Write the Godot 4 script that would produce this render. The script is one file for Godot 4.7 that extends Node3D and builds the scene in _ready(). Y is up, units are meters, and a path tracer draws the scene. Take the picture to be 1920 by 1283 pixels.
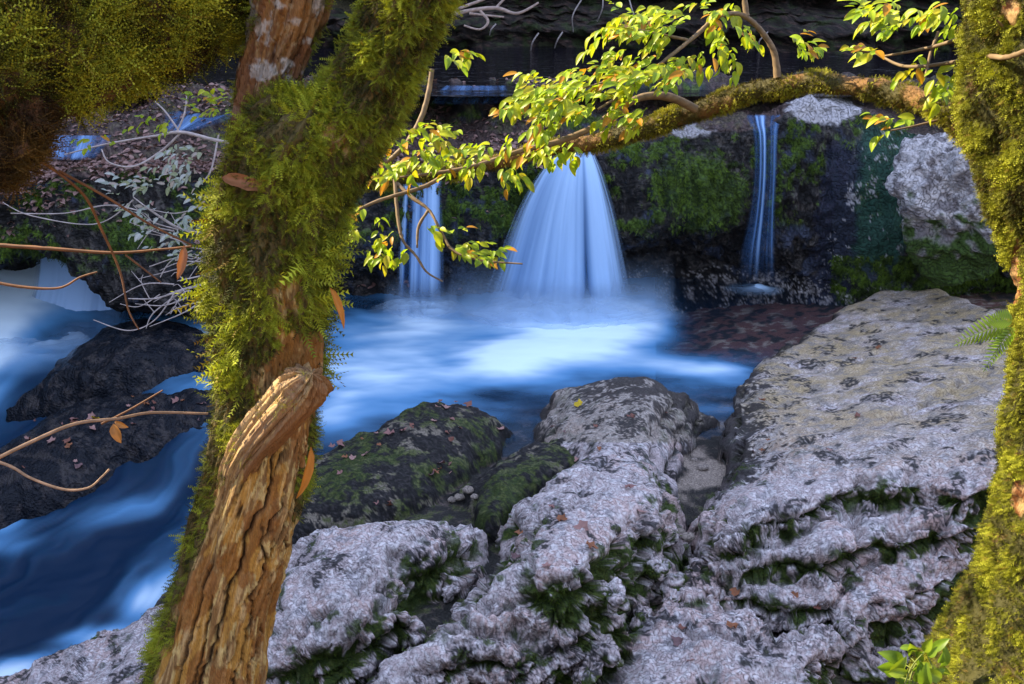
extends Node3D
# A forest stream with silky waterfalls, seen past two mossy trees. Pool level is y = 0, the camera stands 4.2 m above it.
const FOCAL := 1762.5          # focal length in pixels of the 1920 x 1283 photograph
const EYE := Vector3(0, 4.2, 0)
const PITCH := 22.0
var fwd: Vector3
var upv: Vector3
var rng := RandomNumberGenerator.new()
var fbm := FastNoiseLite.new()
var fine := FastNoiseLite.new()
var rid := FastNoiseLite.new()
var cell := FastNoiseLite.new()
var block := FastNoiseLite.new()
var joint := FastNoiseLite.new()
var M := {}
var taken := {}

# ---------------------------------------------------------------- pixels to places
func ray(px: float, py: float) -> Vector3:
	return Vector3((px - 960.0) / FOCAL, 0, 0) + upv * ((641.5 - py) / FOCAL) + fwd
func at(px: float, py: float, depth: float) -> Vector3:      # a point at a known distance along the view axis
	return EYE + ray(px, py) * depth
func on_level(px: float, py: float, y: float) -> Vector3:    # a point on the level y
	var r := ray(px, py)
	return EYE + r * ((y - EYE.y) / r.y)
func on_wall(px: float, py: float, z: float) -> Vector3:     # a point on the upright plane z
	var r := ray(px, py)
	return EYE + r * (z / r.z)
func pixel_of(p: Vector3) -> Vector2:
	var q := p - EYE
	var d := q.dot(fwd)
	return Vector2(960.0 + FOCAL * q.x / d, 641.5 - FOCAL * q.dot(upv) / d)

# ---------------------------------------------------------------- small helpers
func lin(r: float, g: float, b: float, a := 1.0) -> Color:
	var c := Color(r, g, b).linear_to_srgb()
	c.a = a
	return c
func noise(kind: int, sd: int, oct: int, fractal := FastNoiseLite.FRACTAL_FBM) -> FastNoiseLite:
	var n := FastNoiseLite.new()
	n.noise_type = kind
	n.seed = sd
	n.frequency = 1.0
	n.fractal_type = fractal
	n.fractal_octaves = oct
	return n
func numbered(called: String) -> String:
	if not taken.has(called):
		taken[called] = 0
		return called
	taken[called] += 1
	return "%s_%03d" % [called, taken[called]]
func tag(o: Node, label: String, category: String, group := "", kind := "") -> void:
	if label: o.set_meta("label", label)
	if category: o.set_meta("category", category)
	if group: o.set_meta("group", group)
	if kind: o.set_meta("kind", kind)
func thing(called: String, where: Vector3, label: String, category: String, group := "") -> Node3D:
	var o := Node3D.new()
	o.name = numbered(called)
	add_child(o)
	o.position = where
	tag(o, label, category, group)
	return o
func obj(called: String, mesh: Mesh, mat: Material, parent: Node3D = self) -> MeshInstance3D:   # mesh given in world places
	var o := MeshInstance3D.new()
	o.mesh = mesh
	o.material_override = mat
	o.cast_shadow = GeometryInstance3D.SHADOW_CASTING_SETTING_ON
	if parent == self:
		o.name = numbered(called)
		add_child(o)
	else:
		o.name = called
		parent.add_child(o, true)
		var back := Vector3.ZERO
		var q: Node = parent
		while q != self:
			back -= (q as Node3D).position
			q = q.get_parent()
		o.position = back
	return o
func piece(called: String, mesh: Mesh, mat: Material, parent: Node3D, t: Transform3D) -> MeshInstance3D:   # shared mesh, placed by a world transform
	var o := obj(called, mesh, mat, parent)
	o.transform = Transform3D(t.basis, t.origin + o.position)
	return o
func flock(called: String, mesh: Mesh, mat: Material, spots: Array, tints: PackedColorArray, parent: Node3D = self) -> MultiMeshInstance3D:
	var mm := MultiMesh.new()
	mm.transform_format = MultiMesh.TRANSFORM_3D
	mm.use_colors = true
	mm.mesh = mesh
	mm.instance_count = spots.size()
	var back := Vector3.ZERO if parent == self else -parent.position
	for k in spots.size():
		var t: Transform3D = spots[k]
		mm.set_instance_transform(k, Transform3D(t.basis, t.origin + back))
		mm.set_instance_color(k, tints[k])
	var o := MultiMeshInstance3D.new()
	o.multimesh = mm
	o.material_override = mat
	o.name = numbered(called) if parent == self else called
	parent.add_child(o, true)
	o.set_meta("kind", "stuff")
	return o
func array_mesh(v: PackedVector3Array, n: PackedVector3Array, c: PackedColorArray, idx: PackedInt32Array) -> ArrayMesh:
	var a := []
	a.resize(Mesh.ARRAY_MAX)
	a[Mesh.ARRAY_VERTEX] = v
	a[Mesh.ARRAY_NORMAL] = n
	if c.size(): a[Mesh.ARRAY_COLOR] = c
	a[Mesh.ARRAY_INDEX] = idx
	var m := ArrayMesh.new()
	m.add_surface_from_arrays(Mesh.PRIMITIVE_TRIANGLES, a)
	return m
# A grid of nu columns (i) and nv rows (j); outward is (i direction) x (j direction)
func grid_normals(v: PackedVector3Array, nu: int, nv: int, wrap := false) -> PackedVector3Array:
	var n := PackedVector3Array()
	n.resize(v.size())
	for j in nv:
		var up := mini(j + 1, nv - 1) * nu
		var dn := maxi(j - 1, 0) * nu
		for i in nu:
			var r: int
			var l: int
			if wrap:
				r = 1 if i == nu - 1 else i + 1
				l = nu - 2 if i == 0 else i - 1
			else:
				r = mini(i + 1, nu - 1)
				l = maxi(i - 1, 0)
			n[j * nu + i] = (v[j * nu + r] - v[j * nu + l]).cross(v[up + i] - v[dn + i]).normalized()
	return n
func grid_index(nu: int, nv: int) -> PackedInt32Array:
	var idx := PackedInt32Array()
	idx.resize((nu - 1) * (nv - 1) * 6)
	var k := 0
	for j in nv - 1:
		for i in nu - 1:
			var a := j * nu + i
			idx[k] = a; idx[k + 1] = a + nu; idx[k + 2] = a + 1
			idx[k + 3] = a + 1; idx[k + 4] = a + nu; idx[k + 5] = a + nu + 1
			k += 6
	return idx
func grid_mesh(v: PackedVector3Array, c: PackedColorArray, nu: int, nv: int, wrap := false) -> ArrayMesh:
	return array_mesh(v, grid_normals(v, nu, nv, wrap), c, grid_index(nu, nv))
func rows_mesh(rows: Array, c := PackedColorArray(), wrap := false) -> ArrayMesh:
	var v := PackedVector3Array()
	for r in rows: v.append_array(r)
	return grid_mesh(v, c, rows[0].size(), rows.size(), wrap)
# Catmull-Rom through a list of Vector3 (or Vector4 as x y z r) at t in 0..1
func along(pts: Array, t: float) -> Variant:
	var n := pts.size() - 1
	var f := clampf(t, 0, 1) * n
	var i := mini(int(f), n - 1)
	f -= i
	var a = pts[maxi(i - 1, 0)]
	var b = pts[i]
	var c = pts[i + 1]
	var d = pts[mini(i + 2, n)]
	return 0.5 * ((2.0 * b) + (c - a) * f + (2.0 * a - 5.0 * b + 4.0 * c - d) * f * f + (3.0 * b - a - 3.0 * c + d) * f * f * f)

# Smooth surface through scattered heights (thin plate)
class Plate:
	var p: Array = []
	var w: PackedFloat64Array
	func _init(points: Array, soft := 0.002) -> void:   # points: Vector3 (x, height, z)
		p = points
		var n := p.size()
		var m := n + 3
		var a := []
		for i in m:
			var row := PackedFloat64Array()
			row.resize(m + 1)
			a.append(row)
		for i in n:
			for j in n:
				a[i][j] = k((p[i].x - p[j].x) ** 2 + (p[i].z - p[j].z) ** 2)
			a[i][i] = soft
			a[i][n] = 1.0; a[i][n + 1] = p[i].x; a[i][n + 2] = p[i].z
			a[n][i] = 1.0; a[n + 1][i] = p[i].x; a[n + 2][i] = p[i].z
			a[i][m] = p[i].y
		for col in m:
			var best := col
			for r in range(col + 1, m):
				if absf(a[r][col]) > absf(a[best][col]): best = r
			var tmp = a[col]; a[col] = a[best]; a[best] = tmp
			var pr: PackedFloat64Array = a[col]
			for r in range(col + 1, m):
				var row: PackedFloat64Array = a[r]
				var q := row[col] / pr[col]
				if q != 0.0:
					for c in range(col, m + 1): row[c] -= q * pr[c]
					a[r] = row
		w.resize(m)
		for r in range(m - 1, -1, -1):
			var s: float = a[r][m]
			for c in range(r + 1, m): s -= a[r][c] * w[c]
			w[r] = s / a[r][r]
	static func k(d2: float) -> float:
		return 0.0 if d2 < 1e-9 else 0.5 * d2 * log(d2)
	func h(x: float, z: float) -> float:
		var n := p.size()
		var s := w[n] + w[n + 1] * x + w[n + 2] * z
		for i in n:
			var q: Vector3 = p[i]
			var d2 := (q.x - x) * (q.x - x) + (q.z - z) * (q.z - z)
			if d2 > 1e-9: s += w[i] * 0.5 * d2 * log(d2)
		return s
# Heights on a coarse grid, read back smoothly
class Field:
	var x0: float
	var z0: float
	var step: float
	var nx: int
	var nz: int
	var d := PackedFloat32Array()
	func h(x: float, z: float) -> float:
		var fx := (x - x0) / step
		var fz := (z - z0) / step
		if fx < 0.0 or fz < 0.0 or fx >= nx - 1 or fz >= nz - 1: return -99.0
		var i := int(fx)
		var j := int(fz)
		fx -= i
		fz -= j
		var k := j * nx + i
		return (d[k] * (1.0 - fx) + d[k + 1] * fx) * (1.0 - fz) + (d[k + nx] * (1.0 - fx) + d[k + nx + 1] * fx) * fz

func plate_field(points: Array, lo: Vector2, hi: Vector2, step: float) -> Field:
	var plate := Plate.new(points)
	var f := Field.new()
	f.x0 = lo.x; f.z0 = lo.y; f.step = step
	f.nx = int((hi.x - lo.x) / step) + 2
	f.nz = int((hi.y - lo.y) / step) + 2
	f.d.resize(f.nx * f.nz)
	for j in f.nz:
		for i in f.nx:
			f.d[j * f.nx + i] = plate.h(lo.x + i * step, lo.y + j * step)
	return f
func levels(list: Array) -> Array:   # [px, py, y] -> Vector3 on that level
	return list.map(func(a): return on_level(a[0], a[1], a[2]))

# ---------------------------------------------------------------- materials
func noise_texture(n: FastNoiseLite, freq: float, size: int, ramp: Array) -> NoiseTexture2D:
	var m: FastNoiseLite = n.duplicate()
	m.frequency = freq
	var t := NoiseTexture2D.new()
	t.width = size; t.height = size
	t.seamless = true
	t.seamless_blend_skirt = 0.2
	t.noise = m
	var g := Gradient.new()
	g.offsets = PackedFloat32Array(ramp.map(func(a): return a[0]))
	g.colors = PackedColorArray(ramp.map(func(a): return Color(a[1], a[1], a[1])))
	t.color_ramp = g
	return t
func solid(called: String, rough: float, c := Color.WHITE) -> StandardMaterial3D:
	var m := StandardMaterial3D.new()
	m.resource_name = called
	m.vertex_color_use_as_albedo = true
	m.albedo_color = c
	m.roughness = rough
	m.metallic_specular = 0.4
	return m
func grain(m: StandardMaterial3D, t: Texture2D, bump: Texture2D, size: float, relief: float) -> StandardMaterial3D:
	m.uv1_triplanar = true
	m.uv1_world_triplanar = true
	m.uv1_scale = Vector3.ONE / size
	m.albedo_texture = t
	if bump:
		m.heightmap_enabled = true
		m.heightmap_texture = bump
		m.heightmap_scale = relief
	return m
func make_materials() -> void:
	var pit := noise(FastNoiseLite.TYPE_SIMPLEX_SMOOTH, 11, 5, FastNoiseLite.FRACTAL_RIDGED)
	var soft := noise(FastNoiseLite.TYPE_SIMPLEX_SMOOTH, 12, 5)
	var rock_tone := noise_texture(pit, 0.011, 1024, [[0.0, 1.0], [0.4, 0.96], [0.65, 0.83], [0.85, 0.58], [1.0, 0.3]])
	var rock_bump := noise_texture(pit, 0.011, 1024, [[0.0, 1.0], [0.6, 0.75], [1.0, 0.0]])
	var mot := noise_texture(soft, 0.02, 512, [[0.0, 0.45], [0.5, 0.8], [1.0, 1.0]])
	var mot_bump := noise_texture(soft, 0.02, 512, [[0.0, 0.0], [1.0, 1.0]])
	M.rock = grain(solid("limestone", 0.85), rock_tone, rock_bump, 0.47, 0.8)
	M.wet = grain(solid("wet dark rock", 0.42), mot, mot_bump, 0.35, 2.0)
	M.cliff = grain(solid("tufa", 0.7), rock_tone, rock_bump, 0.9, 3.0)
	M.bark = grain(solid("bark", 0.75), mot, mot_bump, 0.16, 0.3)
	M.bark.uv1_scale = Vector3(26, 5, 26)
	M.bark.albedo_texture = noise_texture(soft, 0.02, 512, [[0.0, 0.7], [0.5, 0.88], [1.0, 1.0]])
	M.earth = grain(solid("earth", 0.95), mot, mot_bump, 0.6, 2.0)
	M.wet.metallic_specular = 0.3
	M.twig = solid("twig", 0.7)
	M.moss = solid("moss", 0.8)
	M.moss.backlight_enabled = true
	M.moss.backlight = lin(0.5, 0.5, 0.35)
	M.water = solid("milky water", 0.5)
	M.water.transparency = BaseMaterial3D.TRANSPARENCY_ALPHA
	M.water.metallic_specular = 0.3
	M.fall = solid("falling water", 0.6)
	M.fall.transparency = BaseMaterial3D.TRANSPARENCY_ALPHA
	M.fall.metallic_specular = 0.3
	M.still = solid("still dark water", 0.07)
	M.still.metallic_specular = 0.5
	var rip := noise_texture(soft, 0.008, 512, [[0.0, 0.0], [1.0, 1.0]])
	M.still.uv1_triplanar = true
	M.still.uv1_world_triplanar = true
	M.still.uv1_scale = Vector3(0.25, 0.7, 0.9)
	M.still.heightmap_enabled = true
	M.still.heightmap_texture = rip
	M.still.heightmap_scale = 2.2
	M.leaf = solid("leaf", 0.42)
	M.leaf.backlight_enabled = true
	M.leaf.backlight = lin(1.0, 1.0, 0.6)
	M.dead = solid("dead leaf", 0.6)
	M.dead.backlight_enabled = true
	M.dead.backlight = lin(0.3, 0.25, 0.15)

# ---------------------------------------------------------------- rocks and stream bed
var rocks: Array = []
var bed: Field
var ground_at := {}      # final surface height by 4 cm cell
var rock_v := PackedVector3Array()
var rock_n := PackedVector3Array()
var rock_id := PackedInt32Array()
var rock_moss := PackedFloat32Array()
const RU := 680
const RV := 900

func rock(called: String, label: String, kind: String, w: float, drop: float, steep: float, outline: Array, top: Array) -> void:
	var o := levels(outline)
	var poly := PackedVector2Array(o.map(func(q): return Vector2(q.x, q.z)))
	var plate := Plate.new(o + levels(top), 0.02)
	var lo := Vector2(1e9, 1e9)
	var hi := -lo
	for q in poly:
		lo = lo.min(q)
		hi = hi.max(q)
	lo -= Vector2(0.45, 0.45)
	hi += Vector2(0.45, 0.45)
	var f := Field.new()
	f.step = 0.045
	f.x0 = lo.x; f.z0 = lo.y
	f.nx = int((hi.x - lo.x) / f.step) + 2
	f.nz = int((hi.y - lo.y) / f.step) + 2
	f.d.resize(f.nx * f.nz)
	var n := poly.size()
	for j in f.nz:
		for i in f.nx:
			var q := Vector2(lo.x + i * f.step, lo.y + j * f.step)
			q += Vector2(fbm.get_noise_2d(q.x * 2.2, q.y * 2.2), fbm.get_noise_2d(q.x * 2.2 + 40.0, q.y * 2.2)) * 0.12
			var best := 1e9
			for k in n:
				var a := poly[k]
				var e := poly[(k + 1) % n] - a
				var t := clampf((q - a).dot(e) / e.length_squared(), 0.0, 1.0)
				best = minf(best, (a + e * t - q).length_squared())
			best = sqrt(best)
			var h: float = plate.h(q.x, q.y)
			if Geometry2D.is_point_in_polygon(q, poly):
				h -= drop * pow(1.0 - minf(best / w, 1.0), 2.0)
			else:
				h -= drop + best * steep
			f.d[j * f.nx + i] = h
	rocks.append({"name": called, "label": label, "kind": kind, "field": f})

func surface(x: float, z: float) -> Vector2:      # height and which rock (-1 is the bed)
	var h := bed.h(x, z)
	var id := -1
	for k in rocks.size():
		var g: float = rocks[k].field.h(x, z)
		if g > h:
			h = g
			id = k
	return Vector2(h, id)

func lay_rocks() -> void:
	rock("rock_slab", "broad pale slab with tan top and layered mossy front beside the mossy trunk with ferns", "pale", 0.22, 0.10, 5.0,
		[[1560, 588, 0.10], [1640, 535, 0.22], [1760, 530, 0.35], [1860, 570, 0.5], [2030, 640, 0.75], [2080, 800, 1.0], [2030, 905, 1.0], [1850, 905, 0.98], [1720, 885, 0.92], [1600, 910, 0.84], [1500, 945, 0.76], [1400, 985, 0.66], [1330, 1012, 0.52], [1300, 960, 0.42], [1335, 905, 0.4], [1378, 855, 0.34], [1362, 790, 0.26], [1392, 715, 0.15], [1430, 672, 0.10], [1500, 628, 0.07]],
		[[1600, 640, 0.18], [1700, 600, 0.3], [1500, 720, 0.3], [1600, 780, 0.55], [1450, 860, 0.6], [1750, 760, 0.7], [1850, 720, 0.78], [1650, 830, 0.78], [1850, 840, 0.97], [1480, 800, 0.46]])
	rock("rock_ledge", "upper stepped ledge with bright moss under the broad pale slab", "pale", 0.10, 0.07, 7.0,
		[[1300, 1000, 0.42], [1450, 930, 0.6], [1700, 870, 0.72], [2050, 900, 0.85], [2000, 985, 0.78], [1850, 985, 0.72], [1760, 1000, 0.68], [1640, 1010, 0.62], [1560, 1050, 0.55], [1450, 1052, 0.48], [1350, 1085, 0.36], [1290, 1060, 0.32]], [])
	rock("rock_ledge", "middle stepped ledge running to the foot of the mossy trunk", "pale", 0.10, 0.07, 7.0,
		[[1250, 1090, 0.28], [1400, 1020, 0.4], [1700, 960, 0.55], [2000, 960, 0.65], [1980, 1045, 0.58], [1840, 1040, 0.53], [1720, 1082, 0.46], [1600, 1108, 0.38], [1560, 1150, 0.30], [1440, 1140, 0.28], [1330, 1140, 0.24], [1260, 1150, 0.2]], [])
	rock("rock_block", "low broken grey block standing in front of the ledges", "pale", 0.14, 0.10, 4.0,
		[[1130, 1200, 0.14], [1220, 1135, 0.22], [1330, 1130, 0.25], [1420, 1140, 0.3], [1470, 1175, 0.3], [1560, 1150, 0.33], [1585, 1190, 0.28], [1580, 1230, 0.22], [1560, 1290, 0.14], [1540, 1380, 0.0], [1120, 1400, 0.0]], [[1350, 1220, 0.25], [1450, 1240, 0.24], [1300, 1300, 0.15]])
	rock("rock_ledge", "smooth upright lower ledge face beside the mossy trunk foot", "pale", 0.08, 0.04, 8.0,
		[[1560, 1130, 0.3], [1700, 1060, 0.42], [2000, 1000, 0.55], [1980, 1085, 0.5], [1850, 1070, 0.46], [1740, 1110, 0.4], [1640, 1150, 0.34], [1580, 1185, 0.28]], [])
	rock("rock_ridge", "rounded pale ridge with pitted crust and dark boulder end in the pool", "ridge", 0.34, 0.24, 3.0,
		[[985, 790, 0.04], [1040, 715, 0.24], [1120, 693, 0.42], [1215, 690, 0.48], [1290, 712, 0.4], [1335, 745, 0.24], [1305, 790, 0.26], [1268, 830, 0.34], [1258, 880, 0.44], [1290, 920, 0.5], [1302, 960, 0.5], [1255, 1010, 0.56], [1205, 1060, 0.58], [1195, 1130, 0.5], [1160, 1200, 0.38], [1110, 1260, 0.3], [1070, 1350, 0.15], [800, 1390, 0.1], [560, 1390, 0.1], [600, 1275, 0.35], [720, 1205, 0.42], [830, 1135, 0.48], [905, 1065, 0.52], [950, 1000, 0.52], [930, 960, 0.46], [1000, 905, 0.42], [1060, 850, 0.36], [1000, 835, 0.2]],
		[[1210, 770, 0.5], [1170, 850, 0.58], [1120, 930, 0.72], [1060, 990, 0.78], [1000, 1050, 0.76], [1100, 1080, 0.76], [1000, 1130, 0.62], [900, 1180, 0.52], [1080, 1170, 0.56], [1000, 1200, 0.42], [800, 1250, 0.4], [950, 1270, 0.32]])
	rock("rock_slab", "pale grey slab with a dark hollow beside the bare lower tree trunk", "pale", 0.34, 0.22, 3.2,
		[[470, 1075, 0.15], [560, 1010, 0.28], [640, 975, 0.36], [730, 955, 0.42], [820, 945, 0.44], [900, 962, 0.44], [905, 1005, 0.46], [875, 1045, 0.46], [790, 1065, 0.44], [772, 1105, 0.44], [790, 1135, 0.42], [720, 1185, 0.40], [640, 1235, 0.34], [540, 1290, 0.26], [460, 1350, 0.1], [350, 1350, 0.0], [380, 1200, 0.0]],
		[[650, 1050, 0.52], [560, 1130, 0.45], [740, 1020, 0.55], [830, 1000, 0.52], [680, 1120, 0.5], [500, 1230, 0.3]])
	rock("rock_bank", "low pale rock bank sloping into the blue stream", "pale", 0.30, 0.16, 3.0,
		[[-200, 1330, -0.82], [0, 1258, -0.72], [100, 1192, -0.6], [190, 1160, -0.5], [270, 1135, -0.4], [380, 1080, -0.15], [490, 1040, 0.05], [500, 1400, -0.1], [200, 1450, -0.4], [-200, 1450, -0.8]], [[200, 1240, -0.4], [100, 1300, -0.5], [350, 1200, -0.12]])
	rock("rock_slab", "dark mossy slab strewn with fallen leaves at the pool's edge", "dark", 0.28, 0.16, 4.0,
		[[545, 880, -0.02], [600, 838, 0.02], [680, 795, 0.12], [760, 752, 0.24], [830, 738, 0.3], [900, 748, 0.24], [955, 782, 0.12], [935, 825, 0.14], [870, 870, 0.2], [800, 925, 0.24], [700, 950, 0.24], [600, 985, 0.14], [540, 1022, 0.05], [470, 1030, 0.0], [490, 930, 0.0]],
		[[800, 800, 0.30], [700, 860, 0.26], [620, 920, 0.2], [840, 850, 0.24]])
	rock("rock_rib", "narrow black mossy rib between the leafy slab and the pale ridge", "dark", 0.16, 0.10, 4.0,
		[[835, 915, 0.14], [900, 872, 0.2], [1000, 825, 0.22], [1085, 792, 0.26], [1080, 845, 0.34], [1000, 900, 0.4], [935, 955, 0.42], [880, 945, 0.3]], [[960, 880, 0.34]])
	rock("rock_hump", "dark wet rock hump below the overhung waterfall", "wet", 0.3, 0.2, 3.0,
		[[20, 742, -0.25], [110, 660, 0.0], [205, 600, 0.16], [330, 585, 0.25], [450, 640, 0.2], [450, 705, 0.05], [260, 722, -0.08], [120, 745, -0.2]], [[220, 665, 0.2]])
	rock("rock_shelf", "wet leafy rock shelf under thin running water", "wet", 0.3, 0.18, 2.2,
		[[-60, 850, -0.48], [40, 795, -0.33], [130, 735, -0.18], [300, 715, -0.08], [460, 705, 0.0], [460, 800, -0.14], [350, 820, -0.28], [220, 860, -0.42], [100, 915, -0.52], [0, 960, -0.62], [-200, 1000, -0.8], [-200, 900, -0.7]], [[200, 790, -0.24], [60, 860, -0.4], [330, 770, -0.14]])
	bed = plate_field(levels([[1390, 700, -0.15], [1330, 800, -0.05], [1315, 850, 0.02], [1300, 930, 0.08], [1260, 1040, 0.1], [1180, 1200, 0.05], [1130, 1283, 0.0], [800, 650, -0.5], [1400, 600, -0.22], [1150, 620, -0.5], [640, 740, -0.4], [960, 800, -0.1], [840, 895, 0.0], [700, 962, 0.02], [560, 1025, -0.1], [300, 900, -1.2], [100, 1100, -1.5], [0, 1250, -1.6], [100, 650, -0.5], [-300, 1000, -1.6], [1600, 540, 0.0], [1900, 520, 0.3], [1500, 580, -0.12], [2100, 700, 0.3], [850, 1120, 0.15], [700, 1250, 0.1], [1700, 1250, -0.05], [2000, 1200, 0.0], [1000, 1400, -0.1], [500, 1400, -0.2], [-300, 600, -0.5], [600, 560, -0.5], [1300, 500, -0.4]]), Vector2(-9, -14), Vector2(9, -2.4), 0.06)

var cracks := {}
func crack(line: Array, depth: float, width: float) -> void:
	var pts := []
	for a in line:
		var r := ray(a[0], a[1])
		var t := 3.0
		while t < 13.0:
			var q := EYE + r * t
			if q.y < surface(q.x, q.z).x: break
			t += 0.02
		pts.append(Vector2(EYE.x + r.x * t, EYE.z + r.z * t))
	for k in pts.size() - 1:
		var a: Vector2 = pts[k]
		var b: Vector2 = pts[k + 1]
		var lo := a.min(b) - Vector2(0.15, 0.15)
		var hi := a.max(b) + Vector2(0.15, 0.15)
		for i in range(floori(lo.x / 0.1), floori(hi.x / 0.1) + 1):
			for j in range(floori(lo.y / 0.1), floori(hi.y / 0.1) + 1):
				var key := Vector2i(i, j)
				if not cracks.has(key): cracks[key] = []
				cracks[key].append([a, b, depth, width])
func crack_depth(p: Vector3) -> float:
	var key := Vector2i(floori(p.x / 0.1), floori(p.z / 0.1))
	if not cracks.has(key): return 0.0
	var q := Vector2(p.x, p.z) + Vector2(fbm.get_noise_2d(p.x * 5.0, p.z * 5.0), fbm.get_noise_2d(p.x * 5.0 + 30.0, p.z * 5.0)) * 0.09
	var most := 0.0
	for s in cracks[key]:
		var e: Vector2 = s[1] - s[0]
		var t := clampf((q - s[0]).dot(e) / e.length_squared(), 0.0, 1.0)
		var d: float = (s[0] + e * t - q).length() / s[3]
		most = maxf(most, s[2] * exp(-d * d))
	return most
func lay_cracks() -> void:
	for a in [[[[1330, 1105], [1450, 1080], [1560, 1062], [1700, 1005], [1850, 965]], 0.10, 0.035], [[[1290, 1050], [1400, 1035], [1500, 985], [1600, 965], [1720, 930]], 0.08, 0.03], [[[560, 1180], [650, 1130], [740, 1100], [790, 1085]], 0.06, 0.03], [[[900, 1140], [1000, 1122], [1100, 1112], [1180, 1092]], 0.10, 0.035], [[[740, 1215], [880, 1195], [1050, 1175], [1150, 1160]], 0.10, 0.035], [[[1500, 835], [1600, 810], [1720, 760], [1850, 700]], 0.05, 0.04],
		[[[895, 1030], [862, 1078], [800, 1115], [720, 1185], [620, 1255], [560, 1290]], 0.12, 0.06], [[[1300, 965], [1255, 1030], [1218, 1090], [1192, 1160], [1140, 1250]], 0.08, 0.07], [[[540, 1020], [680, 968], [800, 938], [890, 955]], 0.12, 0.05],
		[[[1620, 900], [1600, 960], [1610, 1030], [1590, 1100]], 0.10, 0.05], [[[1720, 885], [1700, 960], [1680, 1010]], 0.06, 0.03], [[[1400, 985], [1420, 1040], [1400, 1090]], 0.06, 0.03], [[[1000, 1000], [980, 1080], [1010, 1140]], 0.05, 0.025], [[[1560, 1240], [1680, 1195], [1800, 1150]], 0.07, 0.03], [[[1290, 1190], [1400, 1200], [1500, 1180]], 0.07, 0.03], [[[1180, 830], [1120, 880], [1060, 960], [960, 1040]], 0.035, 0.03], [[[1440, 700], [1560, 690], [1700, 640]], 0.03, 0.03]]:
		crack(a[0], a[1], a[2])
func rock_relief(p: Vector3, n: Vector3, kind: String, net := 1.0) -> float:      # net: how finely the net can carry detail here
	var big := fbm.get_noise_3dv(p * 0.9) * 0.05
	if kind == "dark" or kind == "wet":
		return big + fbm.get_noise_3dv(p * 5.0) * 0.03 * (0.4 + 0.6 * net) + fine.get_noise_3dv(p * 26.0) * 0.008 * net
	if kind == "bed":
		return big * 0.6 + cell.get_noise_3dv(p * 7.0) * 0.03
	var steep := clampf((0.86 - n.y) / 0.4, 0.0, 1.0)
	var worn := smoothstep(-6.0, -6.8, p.z)      # the far tops are worn smooth by water
	var crust := rid.get_noise_3dv(p * 3.2) * -0.035 - (maxf(0.0, rid.get_noise_3dv(p * 8.0) - 0.05) * 0.05 + cell.get_noise_3dv(p * 9.0) * 0.022) * net
	var smooth := smoothstep(0.1, -0.2, fbm.get_noise_3dv(p * 0.8 + Vector3(4, 1, 6))) * (1.0 - steep)      # worn patches between the pitted ones
	crust *= lerpf(0.75, 0.12, maxf(worn, smooth)) * smoothstep(-0.35, 0.25, fbm.get_noise_3dv(p * 1.3 + Vector3(3, 8, 2)))
	var lump := fbm.get_noise_3dv(p * 2.2) * 0.06 * lerpf(1.0, 0.6, worn)
	var y := p.y - 0.13 * p.x + fbm.get_noise_3dv(p * Vector3(1.2, 2.0, 1.2)) * 0.10
	var s := fposmod(y / 0.19, 1.0)
	var groove := -0.15 * pow(maxf(0.0, 1.0 - s / 0.36), 1.1) + 0.04 * sin(s * PI)
	var blocks := cell.get_noise_3dv(p * Vector3(2.2, 3.6, 2.2)) * 0.08
	var w := p + Vector3(fbm.get_noise_3dv(p * 2.5), fbm.get_noise_3dv(p * 2.5 + Vector3(20, 0, 0)), fbm.get_noise_3dv(p * 2.5 + Vector3(0, 20, 0))) * 0.16
	var q := (w - Vector3(0, 0.13 * p.x, 0)) * Vector3(2.6, 6.5, 2.6)
	var frac := block.get_noise_3dv(q) * 0.05 * (0.5 + 0.5 * net) - 0.045 * net * smoothstep(-0.88, -0.97, joint.get_noise_3dv(q))
	var q2 := w * Vector3(8.0, 13.0, 8.0)
	frac += block.get_noise_3dv(q2) * 0.014 * net
	frac *= (0.15 + 0.85 * steep) * lerpf(1.0, 0.3, worn)
	return big + lump + crust * (0.35 + 0.85 * steep) + steep * (groove * 0.8 + blocks * 0.3) + frac - crack_depth(p)

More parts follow.
